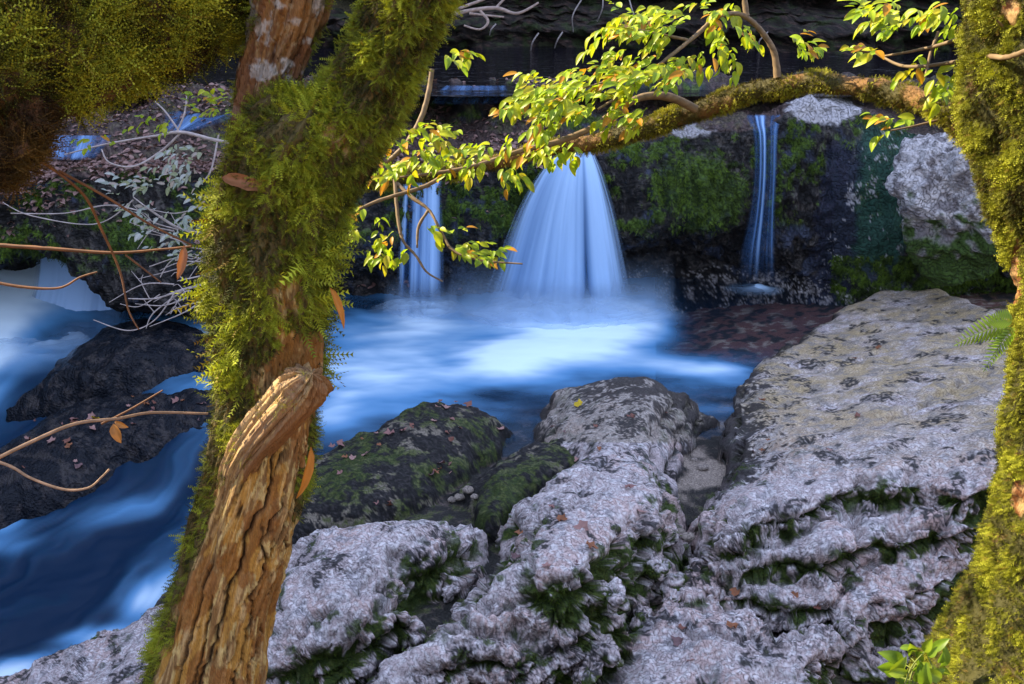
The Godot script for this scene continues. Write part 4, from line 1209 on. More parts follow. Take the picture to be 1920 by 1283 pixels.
# ---------------------------------------------------------------- the tree with the arching branch
func build_arch_tree() -> void:
	var root := thing("arching_tree", at(1960, 1420, 2.85), "tree in short velvety moss whose long branch arches over the stream", "tree")
	var rough := func(p: Vector3, phi: float, row: float) -> float: return fbm.get_noise_2d(phi * 1.3 + 4.0, row / 160.0) * 0.03 + fbm.get_noise_3dv(p * 14.0) * 0.010 + fine.get_noise_3dv(p * 40.0) * 0.003
	var trunk := tube([[1960, 1450, 2.95, 310], [1968, 1330, 2.86, 238], [1990, 1200, 2.80, 188], [2012, 1080, 2.74, 156], [2024, 950, 2.68, 140], [2034, 800, 2.62, 132], [2038, 650, 2.56, 122], [2034, 540, 2.52, 112], [2026, 450, 2.48, 116], [2002, 350, 2.44, 132], [1974, 250, 2.40, 134], [1955, 130, 2.34, 134], [1960, 0, 2.28, 126], [1965, -140, 2.2, 122]], 240, 480, rough)
	var bare := func(p: Vector3, phi: float, row: float) -> float:
		var px := pixel_of(p)
		var n := fbm.get_noise_3dv(p * 10.0) * 1.2
		var a := smoothstep(1.0, 0.7, Vector2((px.x - 1905.0) / 24.0, (px.y - 520.0) / 75.0).length() + n * 0.5)
		return maxf(a, maxf(smoothstep(1.0, 0.7, Vector2((px.x - 1915.0) / 22.0, (px.y - 930.0) / 45.0).length() + n * 0.5), smoothstep(1.0, 0.7, Vector2((px.x - 1895.0) / 25.0, (px.y - 20.0) / 30.0).length() + n * 0.5)))
	var colour := func(p: Vector3, phi: float, row: float) -> Color:
		var c: Color = Color(0.05, 0.045, 0.007).lerp(Color(0.10, 0.05, 0.012), smoothstep(0.25, 0.45, fbm.get_noise_3dv(p * 5.0)))
		return c.lerp(Color(0.36, 0.22, 0.09).lerp(Color(0.22, 0.08, 0.02), smoothstep(-0.1, 0.2, fine.get_noise_3dv(p * 25.0))), bare.call(p, phi, row))
	paint(trunk, colour)
	obj("trunk", tube_mesh(trunk), M.bark, root)
	var arch := tube([[1935, 400, 2.62, 40], [1890, 320, 2.68, 38], [1845, 262, 2.75, 35], [1790, 216, 2.85, 27], [1710, 184, 2.98, 22], [1610, 163, 3.1, 19], [1510, 156, 3.2, 18], [1420, 169, 3.28, 18], [1350, 192, 3.33, 18], [1290, 214, 3.36, 18], [1220, 238, 3.4, 17], [1130, 262, 3.42, 16], [1040, 278, 3.45, 13], [940, 302, 3.48, 15], [840, 322, 3.5, 14], [720, 338, 3.5, 13], [620, 345, 3.5, 10]], 70, 620, func(p, f, r): return fbm.get_noise_3dv(p * 9.0) * 0.012 + fine.get_noise_3dv(p * 35.0) * 0.004)
	var worn := func(p: Vector3, phi: float, row: float) -> float: return smoothstep(-0.1, 0.3, fbm.get_noise_3dv(p * 4.0) + 0.25)
	paint(arch, func(p, f, r): return Color(0.20, 0.10, 0.025).lerp(Color(0.07, 0.055, 0.008), worn.call(p, f, r)))
	obj("branch", tube_mesh(arch), M.bark, root)
	var spots := []
	var tints := PackedColorArray()
	var dark := Color(0.035, 0.035, 0.003)
	var light := Color(0.28, 0.29, 0.016)
	tints = clothe(trunk, 120000, func(p, f, r): return 1.0 - bare.call(p, f, r), Vector2(0.013, 0.027), 0.5, dark, light, spots, tints)
	var cover := func(p: Vector3, phi: float, row: float) -> float: return clampf(0.25 + 0.75 * worn.call(p, phi, row), 0, 1)
	tints = clothe(arch, 24000, cover, Vector2(0.009, 0.019), -0.1, Color(0.05, 0.04, 0.004), Color(0.28, 0.27, 0.016), spots, tints)
	flock("moss", frond_mesh(5, 0.5, 0.30, 21), M.moss, spots, tints, root)
	# side shoots
	var wood := Color(0.17, 0.115, 0.06)
	for path in [
		[[1458, 145, 3.22, 7.5], [1452, 100, 3.2, 6], [1436, 70, 3.18, 5.5], [1415, 45, 3.15, 5], [1385, 26, 3.1, 4.5], [1345, 32, 3.06, 4], [1310, 62, 3.02, 4], [1270, 95, 2.98, 3.5], [1225, 130, 2.95, 3], [1170, 175, 2.92, 3], [1120, 205, 2.9, 2]],
		[[1400, 30, 3.12, 6], [1395, -10, 3.1, 5], [1385, -60, 3.05, 4]],
		[[1305, 205, 3.3, 8], [1255, 182, 3.26, 8], [1205, 182, 3.22, 7], [1160, 205, 3.18, 7], [1110, 240, 3.15, 6], [1040, 268, 3.12, 6], [980, 282, 3.1, 5], [920, 302, 3.08, 4], [860, 318, 3.06, 4], [790, 328, 3.05, 3], [720, 336, 3.05, 2]],
		[[850, 315, 3.3, 5], [815, 340, 3.26, 4], [780, 355, 3.24, 4], [700, 380, 3.2, 3], [620, 420, 3.18, 2]],
		[[810, 130, 2.95, 5], [803, 175, 2.95, 5], [790, 220, 2.95, 5], [765, 265, 2.96, 5], [730, 300, 2.98, 4], [690, 325, 3.0, 4], [640, 390, 3.0, 3]],
		[[740, 330, 3.3, 4], [745, 400, 3.27, 3.4], [755, 450, 3.25, 3], [780, 480, 3.24, 2.5], [800, 510, 3.24, 2], [830, 528, 3.24, 1.5]],
		[[745, 345, 3.3, 4], [775, 372, 3.27, 3.5], [805, 395, 3.25, 3], [830, 440, 3.22, 2.5], [850, 470, 3.2, 3], [900, 488, 3.18, 2], [980, 495, 3.16, 1.5]],
		[[803, 395, 3.25, 3], [785, 425, 3.25, 3], [782, 465, 3.25, 2]],
		[[1850, 60, 2.35, 5], [1810, 70, 2.5, 4], [1740, 90, 2.6, 3], [1660, 105, 2.7, 2]],
		[[1815, 55, 2.5, 4], [1812, 0, 2.46, 4], [1815, -50, 2.44, 3]], [[1825, 98, 2.4, 5], [1880, 108, 2.2, 5], [1925, 95, 2.1, 5]], [[1828, 90, 2.4, 3], [1880, 60, 2.25, 3], [1870, 38, 2.2, 2]],
		[[1800, 115, 2.6, 4], [1700, 125, 2.7, 3], [1640, 100, 2.8, 2], [1598, 96, 2.85, 2]], [[1760, 60, 2.6, 3], [1745, 100, 2.6, 3], [1735, 145, 2.6, 2]],
		[[1800, 215, 2.85, 3], [1720, 235, 2.85, 2], [1670, 245, 2.85, 1.5]], [[1240, 135, 3.0, 3], [1150, 150, 3.02, 2], [1060, 175, 3.04, 2]], [[1290, 75, 3.0, 3], [1220, 60, 3.0, 2], [1140, 45, 3.0, 2]]]:
		twig(path, wood, root, "twig")
	leaf_set("branch", [Color(0.27, 0.37, 0.014), Color(0.36, 0.40, 0.016), Color(0.20, 0.31, 0.014), Color(0.30, 0.40, 0.014), Color(0.26, 0.36, 0.014), Color(0.34, 0.31, 0.016), Color(0.22, 0.29, 0.015), Color(0.20, 0.30, 0.015), Color(0.28, 0.32, 0.015), Color(0.42, 0.20, 0.015)], Vector2(0.030, 0.052), 0.3)
	var green := []
	leafage([
		[1200, 60, 75, 45, 3.0, 13, 6, 0.11, -0.8, -0.1], [1260, 25, 60, 25, 3.0, 6, 6, 0.11, -0.7, 0.0], [1350, 15, 50, 20, 3.05, 5, 5, 0.1, -0.3, -0.3], [1230, 120, 80, 40, 2.95, 14, 6, 0.11, -0.8, -0.2], [1110, 150, 110, 36, 2.95, 18, 6, 0.11, -0.9, -0.2], [1040, 190, 80, 36, 2.95, 13, 6, 0.11, -0.8, -0.4],
		[1160, 200, 80, 30, 3.0, 10, 5, 0.1, -0.6, -0.3], [1000, 255, 60, 22, 3.05, 5, 5, 0.1, -0.5, -0.6], [1340, 90, 50, 24, 3.0, 5, 5, 0.11, -0.1, -0.8], [1480, 75, 24, 16, 3.15, 2, 5, 0.12, 0.7, -0.3], [1500, 96, 16, 8, 3.15, 1, 5, 0.12, 0.8, -0.1], [1385, 45, 40, 18, 3.1, 3, 5, 0.1, 0.3, -0.6],
		[880, 290, 75, 26, 3.05, 9, 5, 0.1, -0.4, -0.5], [780, 250, 55, 36, 2.95, 8, 5, 0.1, 0.5, -0.2], [750, 300, 50, 22, 3.0, 6, 5, 0.1, -0.3, -0.5], [930, 318, 30, 14, 3.05, 2, 6, 0.11, 0.4, -0.8], [1070, 265, 26, 12, 3.1, 2, 5, 0.1, 0.0, -0.9], [845, 95, 22, 14, 2.9, 2, 5, 0.09, 0.7, -0.2],
		[1700, 20, 70, 26, 2.65, 9, 5, 0.1, -0.8, -0.1], [1780, 20, 30, 30, 2.6, 4, 5, 0.1, -0.5, -0.5], [1750, 115, 40, 30, 2.7, 3, 4, 0.09, -0.3, -0.8], [1640, 100, 30, 20, 2.8, 2, 4, 0.09, -0.8, 0.0], [1700, 225, 36, 18, 2.85, 2, 5, 0.1, -0.9, -0.3], [1790, 150, 14, 40, 2.8, 3, 5, 0.1, -0.2, -0.6],
		[700, 240, 30, 60, 2.9, 4, 4, 0.09, 0.4, -0.6]], green)
	put_leaves("leaf", "branch", green, root)
	var low := []
	leafage([[880, 470, 40, 18, 3.15, 6, 5, 0.09, 0.8, -0.2], [740, 460, 50, 30, 3.2, 5, 4, 0.09, -0.2, -0.6], [680, 400, 50, 36, 3.15, 6, 4, 0.09, -0.4, -0.4], [830, 430, 40, 14, 3.2, 2, 4, 0.09, 0.6, -0.2], [640, 440, 30, 30, 3.1, 4, 4, 0.09, -0.3, -0.5]], low)
	for t in low: piece("leaf", leaf_kinds.branch[rng.randi() % 12], M.leaf, root, t)
	fern(at(1905, 605, 2.32), 0.11, [[-0.75, -0.15], [-0.5, -0.75], [-0.25, -0.9], [-0.6, 0.25]], "small bright fern growing out of the mossy arching tree's trunk")
	var plant := thing("leafy_plant", at(1740, 1300, 2.62), "leafy green plant sprouting at the foot of the arching tree", "plant")
	leaf_set("plant", [Color(0.12, 0.20, 0.015), Color(0.20, 0.27, 0.02), Color(0.15, 0.24, 0.02)], Vector2(0.05, 0.085), 0.35)
	for k in 26:
		var foot := at(1690 + rng.randf() * 90.0, 1300, 2.62)
		var tip := at(1665 + rng.randf() * 120.0, 1215 + rng.randf() * 70.0, 2.60 + rng.randf() * 0.1)
		piece("leaf", leaf_kinds.plant[rng.randi() % 12], M.leaf, plant, Transform3D(facing(Vector3(rng.randf_range(-0.9, 0.6), rng.randf_range(0.0, 0.9), 0.2), Vector3(0, 0.7, 0.7) + some_dir() * 0.4, rng.randf_range(0.6, 1.1)), tip))
		if k < 12:
			var a := pixel_of(foot)
			var b := pixel_of(tip)
			twig([[a.x, a.y, (foot - EYE).dot(fwd), 2.0], [lerpf(a.x, b.x, 0.4), lerpf(a.y, b.y, 0.6), 2.62, 1.6], [b.x, b.y, (tip - EYE).dot(fwd), 1.0]], Color(0.14, 0.17, 0.03), plant, "stem", 6)
func fern(p: Vector3, size: float, ways: Array, label: String) -> void:
	var root := thing("fern", p, label, "fern")
	for w in ways:
		var dir := Vector3(w[0], w[1], rng.randf_range(-0.2, 0.25)).normalized()
		var l := size * rng.randf_range(0.8, 1.2)
		var st := SurfaceTool.new()
		st.begin(Mesh.PRIMITIVE_TRIANGLES)
		var leaf := leaf_mesh(1.0, 0.20, 0.2, 0.25, Color(0.16, 0.25, 0.02), 0.0, 8)
		for k in 13:
			var t := 0.15 + 0.85 * k / 12.0
			var q := p + dir * l * t + Vector3.DOWN * l * 0.25 * t * t
			var len := l * 0.34 * (1.0 - 0.75 * t * t) * minf(1.0, t * 4.0)
			var across := dir.cross(Vector3(0, 0.35, 1)).normalized()
			for s in [-1.0, 1.0]:
				st.append_from(leaf, 0, Transform3D(facing(across * s + dir * 0.5, Vector3(0, 0.6, 0.8), len), q))
			st.append_from(leaf, 0, Transform3D(facing(dir + Vector3.DOWN * 0.5 * t, Vector3(0, 0.6, 0.8), l * 0.1), q))
		obj("frond", st.commit(), M.leaf, root)

# ---------------------------------------------------------------- shrubs, twigs, fallen leaves, moss on the rocks
func build_small() -> void:
	# bare shrub with pale leaves before the overhang
	var shrub := thing("shrub", at(420, 560, 5.2), "half bare shrub with leaves paled by painted sky sheen behind the feathery mossy tree", "shrub")
	var grey := Color(0.40, 0.35, 0.33)
	for path in [[[470, 275, 5.0, 3.6], [400, 262, 5.0, 3.6], [340, 248, 5.0, 3.6], [290, 255, 5.0, 2.4], [200, 270, 5.0, 1.8], [120, 290, 5.0, 1.2]], [[340, 248, 5.0, 2.4], [300, 285, 5.05, 2.4], [250, 312, 5.0, 1.8], [205, 305, 4.95, 1.8], [190, 280, 4.95, 1.2]], [[330, 250, 5.0, 1.8], [345, 215, 5.0, 1.8], [350, 180, 5.0, 1.2]], [[335, 245, 5.0, 1.8], [310, 210, 5.0, 1.8], [290, 190, 5.0, 1.2]],
		[[420, 440, 5.2, 2.4], [340, 430, 5.2, 1.8], [290, 400, 5.2, 1.8], [250, 370, 5.2, 1.2]], [[420, 320, 5.2, 2.4], [380, 380, 5.2, 1.8], [330, 400, 5.2, 1.2], [270, 390, 5.2, 1.2]], [[400, 530, 5.2, 2.4], [340, 545, 5.2, 1.8], [290, 560, 5.2, 1.8], [240, 560, 5.2, 1.2]], [[330, 545, 5.2, 1.8], [290, 600, 5.2, 1.2], [240, 620, 5.2, 1.2], [175, 600, 5.2, 0.9]],
		[[260, 395, 5.2, 1.5], [200, 385, 5.2, 1.5], [120, 400, 5.2, 1.2], [20, 400, 5.2, 1.2]], [[250, 375, 5.2, 1.5], [180, 420, 5.2, 1.2], [60, 405, 5.2, 1.2], [5, 380, 5.2, 0.9]], [[360, 470, 5.2, 1.8], [320, 490, 5.2, 1.2], [300, 520, 5.2, 1.2]], [[410, 250, 5.2, 1.8], [395, 320, 5.2, 1.8], [370, 350, 5.2, 1.2]], [[400, 500, 5.2, 1.8], [350, 480, 5.2, 1.2], [280, 500, 5.2, 1.2]], [[280, 560, 5.2, 1.2], [265, 530, 5.2, 0.9], [268, 515, 5.2, 0.72]], [[300, 552, 5.2, 1.2], [260, 575, 5.2, 0.9], [225, 570, 5.2, 0.72]]]:
		twig(path, grey, shrub, "twig", 7)
	for k in 18:
		var a := Vector2(rng.randf_range(300, 410), rng.randf_range(420, 580))
		var w := Vector2(-1.0, rng.randf_range(-0.5, 0.6)).normalized() * rng.randf_range(50, 130)
		var b := a + w * 0.5 + Vector2(rng.randfn() * 10.0, rng.randfn() * 10.0)
		var c := a + w + Vector2(rng.randfn() * 12.0, rng.randfn() * 14.0)
		var deep := rng.randf_range(5.0, 5.4)
		twig([[a.x, a.y, deep, 1.6], [b.x, b.y, deep - 0.05, 1.2], [c.x, c.y, deep - 0.1, 0.6]], grey, shrub, "twig", 5)
		if k % 2: twig([[b.x, b.y, deep - 0.05, 1.0], [b.x - 12.0, b.y - 14.0, deep, 0.8], [b.x - 22.0, b.y - 34.0 * rng.randf(), deep, 0.5]], grey, shrub, "twig", 5)
	leaf_set("pale", [Color(0.42, 0.46, 0.44), Color(0.36, 0.42, 0.38), Color(0.48, 0.5, 0.48), Color(0.30, 0.34, 0.20), Color(0.42, 0.36, 0.32)], Vector2(0.036, 0.058), 0.2)  # whitish sky reflection put into the leaf colours
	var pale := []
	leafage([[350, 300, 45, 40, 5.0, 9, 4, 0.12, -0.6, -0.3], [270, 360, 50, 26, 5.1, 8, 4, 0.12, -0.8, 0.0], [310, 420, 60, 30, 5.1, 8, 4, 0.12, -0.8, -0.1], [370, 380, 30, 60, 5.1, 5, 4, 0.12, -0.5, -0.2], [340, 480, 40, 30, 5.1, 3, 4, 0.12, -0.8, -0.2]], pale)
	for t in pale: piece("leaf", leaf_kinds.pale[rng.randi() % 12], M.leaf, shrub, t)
	var yellow := []
	leafage([[400, 200, 50, 26, 4.6, 7, 4, 0.1, -0.5, 0.2], [300, 230, 40, 18, 4.6, 3, 4, 0.1, -0.6, 0.0], [180, 270, 50, 12, 4.6, 2, 4, 0.1, -0.6, 0.0]], yellow)
	for t in yellow: piece("leaf", leaf_kinds.branch[rng.randi() % 12], M.leaf, shrub, t)
	# thin brown branches hanging in front of the stream
	var brown := Color(0.15, 0.062, 0.022)
	var lone := [
		["thin straight brown twig crossing below the overhang", [[-30, 458, 2.0, 3.6], [90, 466, 2.0, 3.6], [210, 474, 2.0, 2.88], [300, 468, 2.0, 2.16], [360, 462, 2.0, 2.16]], [[[235, 478, 2.0, 2.16], [270, 505, 2.0, 1.8], [302, 530, 2.0, 1.44]]]],
		["short forked brown twig before the blue waterfall", [[-30, 525, 1.9, 2.88], [40, 538, 1.9, 2.88], [110, 540, 1.9, 2.16], [150, 520, 1.9, 1.8], [182, 510, 1.9, 1.44]], []],
		["long drooping brown twig hanging from the knotted limb", [[40, 280, 1.7, 4.32], [110, 325, 1.75, 2.88], [160, 370, 1.8, 2.88], [190, 430, 1.85, 2.52], [225, 510, 1.9, 2.16], [240, 580, 1.9, 1.8], [260, 618, 1.9, 1.44]], [[[110, 320, 1.75, 2.88], [200, 370, 1.8, 2.52], [280, 420, 1.85, 2.16], [360, 460, 1.9, 1.8]]]],
		["pale bent twig with hanging leaves over the wet leafy shelf", [[-30, 872, 1.9, 3.6], [60, 828, 1.9, 3.6], [140, 795, 1.95, 3.24], [220, 785, 2.0, 2.88], [285, 774, 2.05, 2.52], [390, 776, 2.1, 2.16]], [[[190, 795, 2.0, 2.16], [240, 770, 2.0, 1.8], [305, 732, 2.0, 1.44]]]],
		["curved pale twig tip hanging over the blue stream", [[-30, 858, 1.85, 2.88], [20, 875, 1.85, 2.88], [60, 898, 1.85, 2.52], [120, 918, 1.85, 2.52], [165, 915, 1.85, 2.16], [190, 895, 1.85, 1.8], [205, 880, 1.85, 2.16]], []]]
	for a in lone:
		var r := thing("hanging_twig", at(a[1][0][0], a[1][0][1], a[1][0][2]), a[0], "twig")
		twig(a[1], brown if not a[0].contains("pale") else Color(0.27, 0.165, 0.095), r, "stem")
		for b in a[2]: twig(b, brown, r, "side_twig")
	var dead := leaf_mesh(0.05, 0.022, 0.7, 0.2, Color(0.30, 0.13, 0.03), 0.2, 14)
	for a in [["small brown leaf hanging from the bent pale twig", 212, 795, 224, 832], ["pale dead leaf standing on the bent pale twig", 215, 790, 238, 803]]:
		caught("dangling_leaf", a[0], dead, at(a[1], a[2], 1.98), at(a[3], a[4], 1.98), Vector3(0.2, 0, 1))
	# the dead branches over the far pool
	var snag := thing("dead_branch", at(860, 20, 6.5), "bare pale forked branch hanging over the dark upper pool", "branch")
	for path in [[[840, 30, 6.5, 5], [880, 20, 6.5, 4], [930, 15, 6.5, 4], [970, 25, 6.5, 3], [1010, 5, 6.5, 2]], [[900, 20, 6.5, 3], [915, 40, 6.5, 3], [900, 55, 6.5, 2], [870, 48, 6.5, 2]], [[930, 15, 6.5, 3], [950, -5, 6.5, 2], [985, -20, 6.5, 2]], [[850, 20, 6.5, 3], [890, 5, 6.5, 3], [930, -10, 6.5, 2]], [[880, 25, 6.5, 3], [905, 28, 6.5, 2], [945, 32, 6.5, 2]]]:
		twig(path, Color(0.34, 0.27, 0.23), snag, "twig", 7)
	# roots hanging from the far bank
	for a in [[1055, 60, 1040, 90], [1090, 0, 1075, 60], [1180, 0, 1200, 50], [930, 45, 918, 66], [1010, 62, 995, 95], [1540, 90, 1530, 130], [1130, -10, 1120, 40], [1440, 60, 1425, 95]]:
		var q := on_wall(a[0], a[1], -19.0)
		var w := on_wall(a[2], a[3], -19.1)
		var rt := thing("hanging_root", q, "pale root hanging from the dark far bank", "root", "roots of the far bank")
		var mid := pixel_of(q.lerp(w, 0.5) + Vector3(rng.randf_range(-0.1, 0.1), 0, 0))
		var d := 19.0 * cos(deg_to_rad(PITCH - 17.0)) * 1.0
		twig([[a[0], a[1], (q - EYE).dot(fwd), 1.6], [mid.x, mid.y, (q - EYE).dot(fwd), 1.4], [a[2], a[3], (w - EYE).dot(fwd), 1.0]], Color(0.32, 0.28, 0.26), rt, "root", 6)
		rt.get_child(0).name = "strand"
	# moss on the rocks and on the wall
	var spots := []
	var tints := PackedColorArray()
	var tries := 0
	while spots.size() < 40000 and tries < 1600000:
		tries += 1
		var k := rng.randi() % rock_v.size()
		if rng.randf() > rock_moss[k] * 1.1 - 0.25: continue
		var p := rock_v[k] + some_dir() * 0.008
		var kind: String = rocks[rock_id[k]].kind if rock_id[k] >= 0 else "bed"
		var small := 0.55 if kind == "dark" else 1.0
		spots.append(Transform3D(facing(rock_n[k] + some_dir() * 0.6 + Vector3.DOWN * 0.3 * (1.0 - rock_n[k].y), some_dir(), rng.randf_range(0.009, 0.022) * small), p))
		var f := clampf(0.5 + fbm.get_noise_3dv(p * 8.0) + rng.randfn() * 0.2, 0, 1)
		var col := Color(0.022, 0.045, 0.006).lerp(Color(0.12, 0.20, 0.018), f)
		if kind == "dark": col = Color(0.014, 0.016, 0.006).lerp(Color(0.05, 0.066, 0.012), f)
		tints.append(col)
	tag(flock("rock_moss", frond_mesh(4, 0.5, 0.32, 31), M.moss, spots, tints), "green moss cushions on the rocks", "moss")
	spots = []
	tints = PackedColorArray()
	tries = 0
	while spots.size() < 30000 and tries < 900000:
		tries += 1
		var k := rng.randi() % wall_v.size()
		if rng.randf() > wall_moss[k] - 0.1: continue
		var p := wall_v[k] + some_dir() * 0.02
		spots.append(Transform3D(facing(wall_n[k] * 0.7 + some_dir() * 0.6 + Vector3.DOWN * 0.9, some_dir(), rng.randf_range(0.03, 0.075)), p))
		var f := clampf(0.45 + fbm.get_noise_3dv(p * 3.0) * 1.2 + rng.randfn() * 0.2, 0, 1)
		tints.append(Color(0.022, 0.04, 0.006).lerp(Color(0.13, 0.22, 0.018), f))
	tag(flock("wall_moss", frond_mesh(4, 0.4, 0.34, 33), M.moss, spots, tints), "green moss draped down the rock wall", "moss")
	# leaf litter on the flat top of the wall
	spots = []
	tints = PackedColorArray()
	tries = 0
	while spots.size() < 9000 and tries < 400000:
		tries += 1
		var k := rng.randi() % wall_v.size()
		if wall_n[k].y < 0.7 or wall_v[k].x > 0.6: continue
		spots.append(Transform3D(facing(some_dir() * Vector3(1, 0.25, 1), Vector3.UP + some_dir() * 0.5, rng.randf_range(0.7, 1.3)), wall_v[k] + Vector3.UP * 0.012))
		tints.append(Color(0.10, 0.05, 0.04).lerp(Color(0.32, 0.20, 0.17), rng.randf()))
	tag(flock("leaf_litter", leaf_mesh(0.075, 0.045, 0.4, 0.2, Color(1, 1, 1), 0.1, 17), M.dead, spots, tints), "brown fallen leaves covering the top of the rock wall", "leaf litter")
	# single fallen leaves
	var kinds := []
	for k in 5: kinds.append(lobed_leaf(0.13, [Color(0.25, 0.125, 0.11), Color(0.20, 0.085, 0.06), Color(0.33, 0.19, 0.165), Color(0.25, 0.10, 0.045), Color(0.17, 0.10, 0.10)][k], 50 + k))
	var yellowish := lobed_leaf(0.12, Color(0.55, 0.40, 0.02), 61)
	for set in [
		["brown lobed fallen leaf on the dark mossy slab", "fallen leaves on the dark mossy slab", 34, [[780, 790, 110, 40], [860, 800, 60, 40], [700, 820, 60, 30], [830, 750, 60, 12], [640, 850, 60, 30]]],
		["brown fallen leaf in the wet gap beside the pale slab", "fallen leaves in the wet gap", 12, [[750, 940, 40, 8], [830, 885, 25, 10], [1060, 810, 40, 12]]],
		["brown fallen leaf on the rounded pale ridge", "fallen leaves on the pale ridge", 14, [[1180, 780, 80, 40], [1120, 900, 120, 60], [1050, 1040, 100, 60]]],
		["brown fallen leaf on the broad pale slab or its ledges", "fallen leaves on the broad slab", 16, [[1600, 640, 120, 60], [1500, 850, 120, 60], [1300, 1200, 120, 60], [1450, 1120, 100, 30]]],
		["brown fallen leaf on the wet rock shelf under running water", "fallen leaves on the wet shelf", 26, [[150, 800, 110, 40], [260, 770, 80, 26], [90, 850, 70, 30]]]]:
		for k in set[2]:
			var a: Array = set[3][rng.randi() % set[3].size()]
			var p := on_rock(a[0] + rng.randfn() * a[2] * 0.6, a[1] + rng.randfn() * a[3] * 0.6)
			var o := MeshInstance3D.new()
			var tone := rng.randi() % 5
			o.mesh = kinds[tone]
			o.material_override = M.dead
			o.name = numbered("fallen_leaf")
			add_child(o)
			o.transform = Transform3D(Basis.from_euler(Vector3(rng.randfn() * 0.25, rng.randf() * TAU, rng.randfn() * 0.25)).scaled(Vector3.ONE * rng.randf_range(0.45, 1.0)), p + Vector3.UP * 0.012)
			tag(o, ["dusky pink", "dark brown", "pale pink", "rusty orange", "grey brown"][tone] + set[0].trim_prefix("brown"), "fallen leaf", set[1])
	for a in [["yellow fallen leaf standing on the dark end of the pale ridge", 1085, 762], ["yellow fallen leaf on the dark mossy slab", 806, 748], ["yellow fallen leaf on the wet rock shelf", 178, 788]]:
		var o := MeshInstance3D.new()
		o.mesh = yellowish
		o.material_override = M.dead
		o.name = numbered("fallen_leaf")
		add_child(o)
		o.transform = Transform3D(Basis.from_euler(Vector3(0.5, rng.randf() * TAU, 0.2)), on_rock(a[1], a[2]) + Vector3.UP * 0.02)
		tag(o, a[0], "fallen leaf")
	# pebbles in the little pool
	for a in [[862, 935, 0.045], [878, 922, 0.05], [890, 934, 0.035], [848, 940, 0.04], [1290, 1010, 0.05], [1275, 1000, 0.04], [1318, 880, 0.05], [1302, 865, 0.035]]:
		var v := PackedVector3Array()
		var c := PackedColorArray()
		var ctr: Vector3 = on_rock(a[0], a[1]) + Vector3.UP * a[2] * 0.3
		var ph := rng.randf() * 9.0
		for j in 11:
			var lat := lerpf(-PI / 2, PI / 2, j / 10.0)
			for i in 17:
				var lon := -TAU * i / 16.0
				var d := Vector3(cos(lat) * cos(lon), sin(lat) * 0.6, cos(lat) * sin(lon) * 0.8)
				v.append(ctr + d * a[2] * (1.0 + 0.3 * fbm.get_noise_3dv(d * 0.8 + Vector3(ph, 0, 0))))
				c.append(Color(0.42, 0.36, 0.30) * (0.8 + 0.4 * rng.randf() * 0.3))
		tag(obj("pebble", grid_mesh(v, c, 17, 11, true), M.rock), "pale rounded pebble in the wet gap between the rocks", "pebble", "pebbles in the wet gaps")

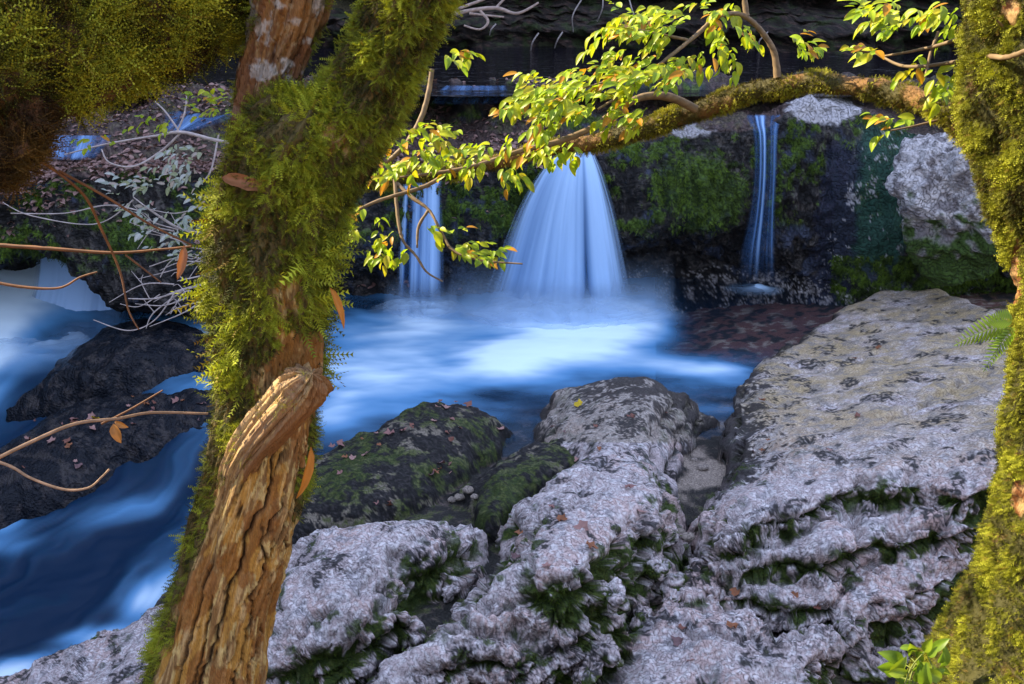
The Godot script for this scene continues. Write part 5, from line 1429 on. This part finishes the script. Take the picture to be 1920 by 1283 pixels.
func _ready() -> void:
	fwd = Vector3(0, -sin(deg_to_rad(PITCH)), -cos(deg_to_rad(PITCH)))
	upv = Vector3(0, cos(deg_to_rad(PITCH)), -sin(deg_to_rad(PITCH)))
	rng.seed = 4242
	var cam := Camera3D.new()
	cam.name = "camera"
	cam.fov = 40.0
	cam.near = 0.05
	cam.far = 300.0
	add_child(cam)
	cam.position = EYE
	cam.rotation_degrees = Vector3(-PITCH, 0, 0)
	cam.current = true
	var env := Environment.new()
	env.background_mode = Environment.BG_SKY
	var sky := ProceduralSkyMaterial.new()
	sky.sky_top_color = lin(0.56, 0.66, 1.0)
	sky.sky_horizon_color = lin(0.72, 0.82, 1.0)
	sky.ground_bottom_color = Color(0.10, 0.09, 0.07)
	sky.ground_horizon_color = Color(0.30, 0.30, 0.28)
	sky.sky_curve = 0.2
	env.sky = Sky.new()
	env.sky.sky_material = sky
	env.tonemap_mode = Environment.TONE_MAPPER_LINEAR
	env.tonemap_exposure = 3.8
	env.background_energy_multiplier = 0.55
	env.sdfgi_enabled = true
	env.ssao_enabled = true
	env.ssil_enabled = true
	var we := WorldEnvironment.new()
	we.name = "environment"
	we.environment = env
	add_child(we)
	var sun := DirectionalLight3D.new()
	sun.name = "sun"
	sun.light_energy = 1.6
	sun.light_color = Color(1.0, 0.93, 0.80)
	sun.light_angular_distance = 0.5
	sun.shadow_enabled = true
	add_child(sun)
	sun.look_at_from_position(Vector3.ZERO, -Vector3(-0.96, 0.70, -0.28), Vector3.UP)

	fbm = noise(FastNoiseLite.TYPE_SIMPLEX_SMOOTH, 1, 4)
	fine = noise(FastNoiseLite.TYPE_SIMPLEX_SMOOTH, 2, 2)
	rid = noise(FastNoiseLite.TYPE_SIMPLEX_SMOOTH, 3, 3, FastNoiseLite.FRACTAL_RIDGED)
	cell = noise(FastNoiseLite.TYPE_CELLULAR, 4, 2)
	block = noise(FastNoiseLite.TYPE_CELLULAR, 5, 1, FastNoiseLite.FRACTAL_NONE)
	block.cellular_return_type = FastNoiseLite.RETURN_CELL_VALUE
	joint = noise(FastNoiseLite.TYPE_CELLULAR, 5, 1, FastNoiseLite.FRACTAL_NONE)
	joint.cellular_return_type = FastNoiseLite.RETURN_DISTANCE2_SUB
	make_materials()
	build_far()
	build_rocks()
	build_wall()
	blob("boulder", "pale angular boulder with mossy foot beside the arching tree", 1795, 385, 10.9, Vector3(0.62, 0.85, 0.5), Vector3(0.15, -0.5, 0.42), func(p: Vector3, n: Vector3) -> Color:
		var b := fbm.get_noise_3dv(p * 4.0)
		var c := Color(0.62, 0.60, 0.60).lerp(Color(0.24, 0.22, 0.22), smoothstep(0.05, 0.3, b))
		return c.lerp(Color(0.05, 0.095, 0.012), smoothstep(1.6, 1.2, p.y + b * 0.9)))
	for a in [[1150, 1120, 0.09], [1235, 1065, 0.07], [1270, 1095, 0.10], [1205, 1160, 0.08], [1130, 1225, 0.10], [1260, 1130, 0.07], [1300, 1075, 0.06], [1100, 1262, 0.08], [1335, 1105, 0.07], [845, 1110, 0.06], [1670, 1235, 0.09], [1620, 1262, 0.12], [1715, 1205, 0.07]]:
		var q := on_rock(a[0], a[1])
		blob("loose_stone", "small rough stone lying in the gully between the pale rocks", a[0], a[1], (q - EYE).dot(fwd), Vector3(1.3, 0.8, 1.0) * a[2], Vector3(rng.randf(), rng.randf() * 6.0, rng.randf() * 0.5), func(p: Vector3, n: Vector3) -> Color:
			return rock_colour(p, n, "pale", 0.0)[0], 41, 25)
	build_water()
	build_falls()
	build_near_tree()
	build_arch_tree()
	build_small()
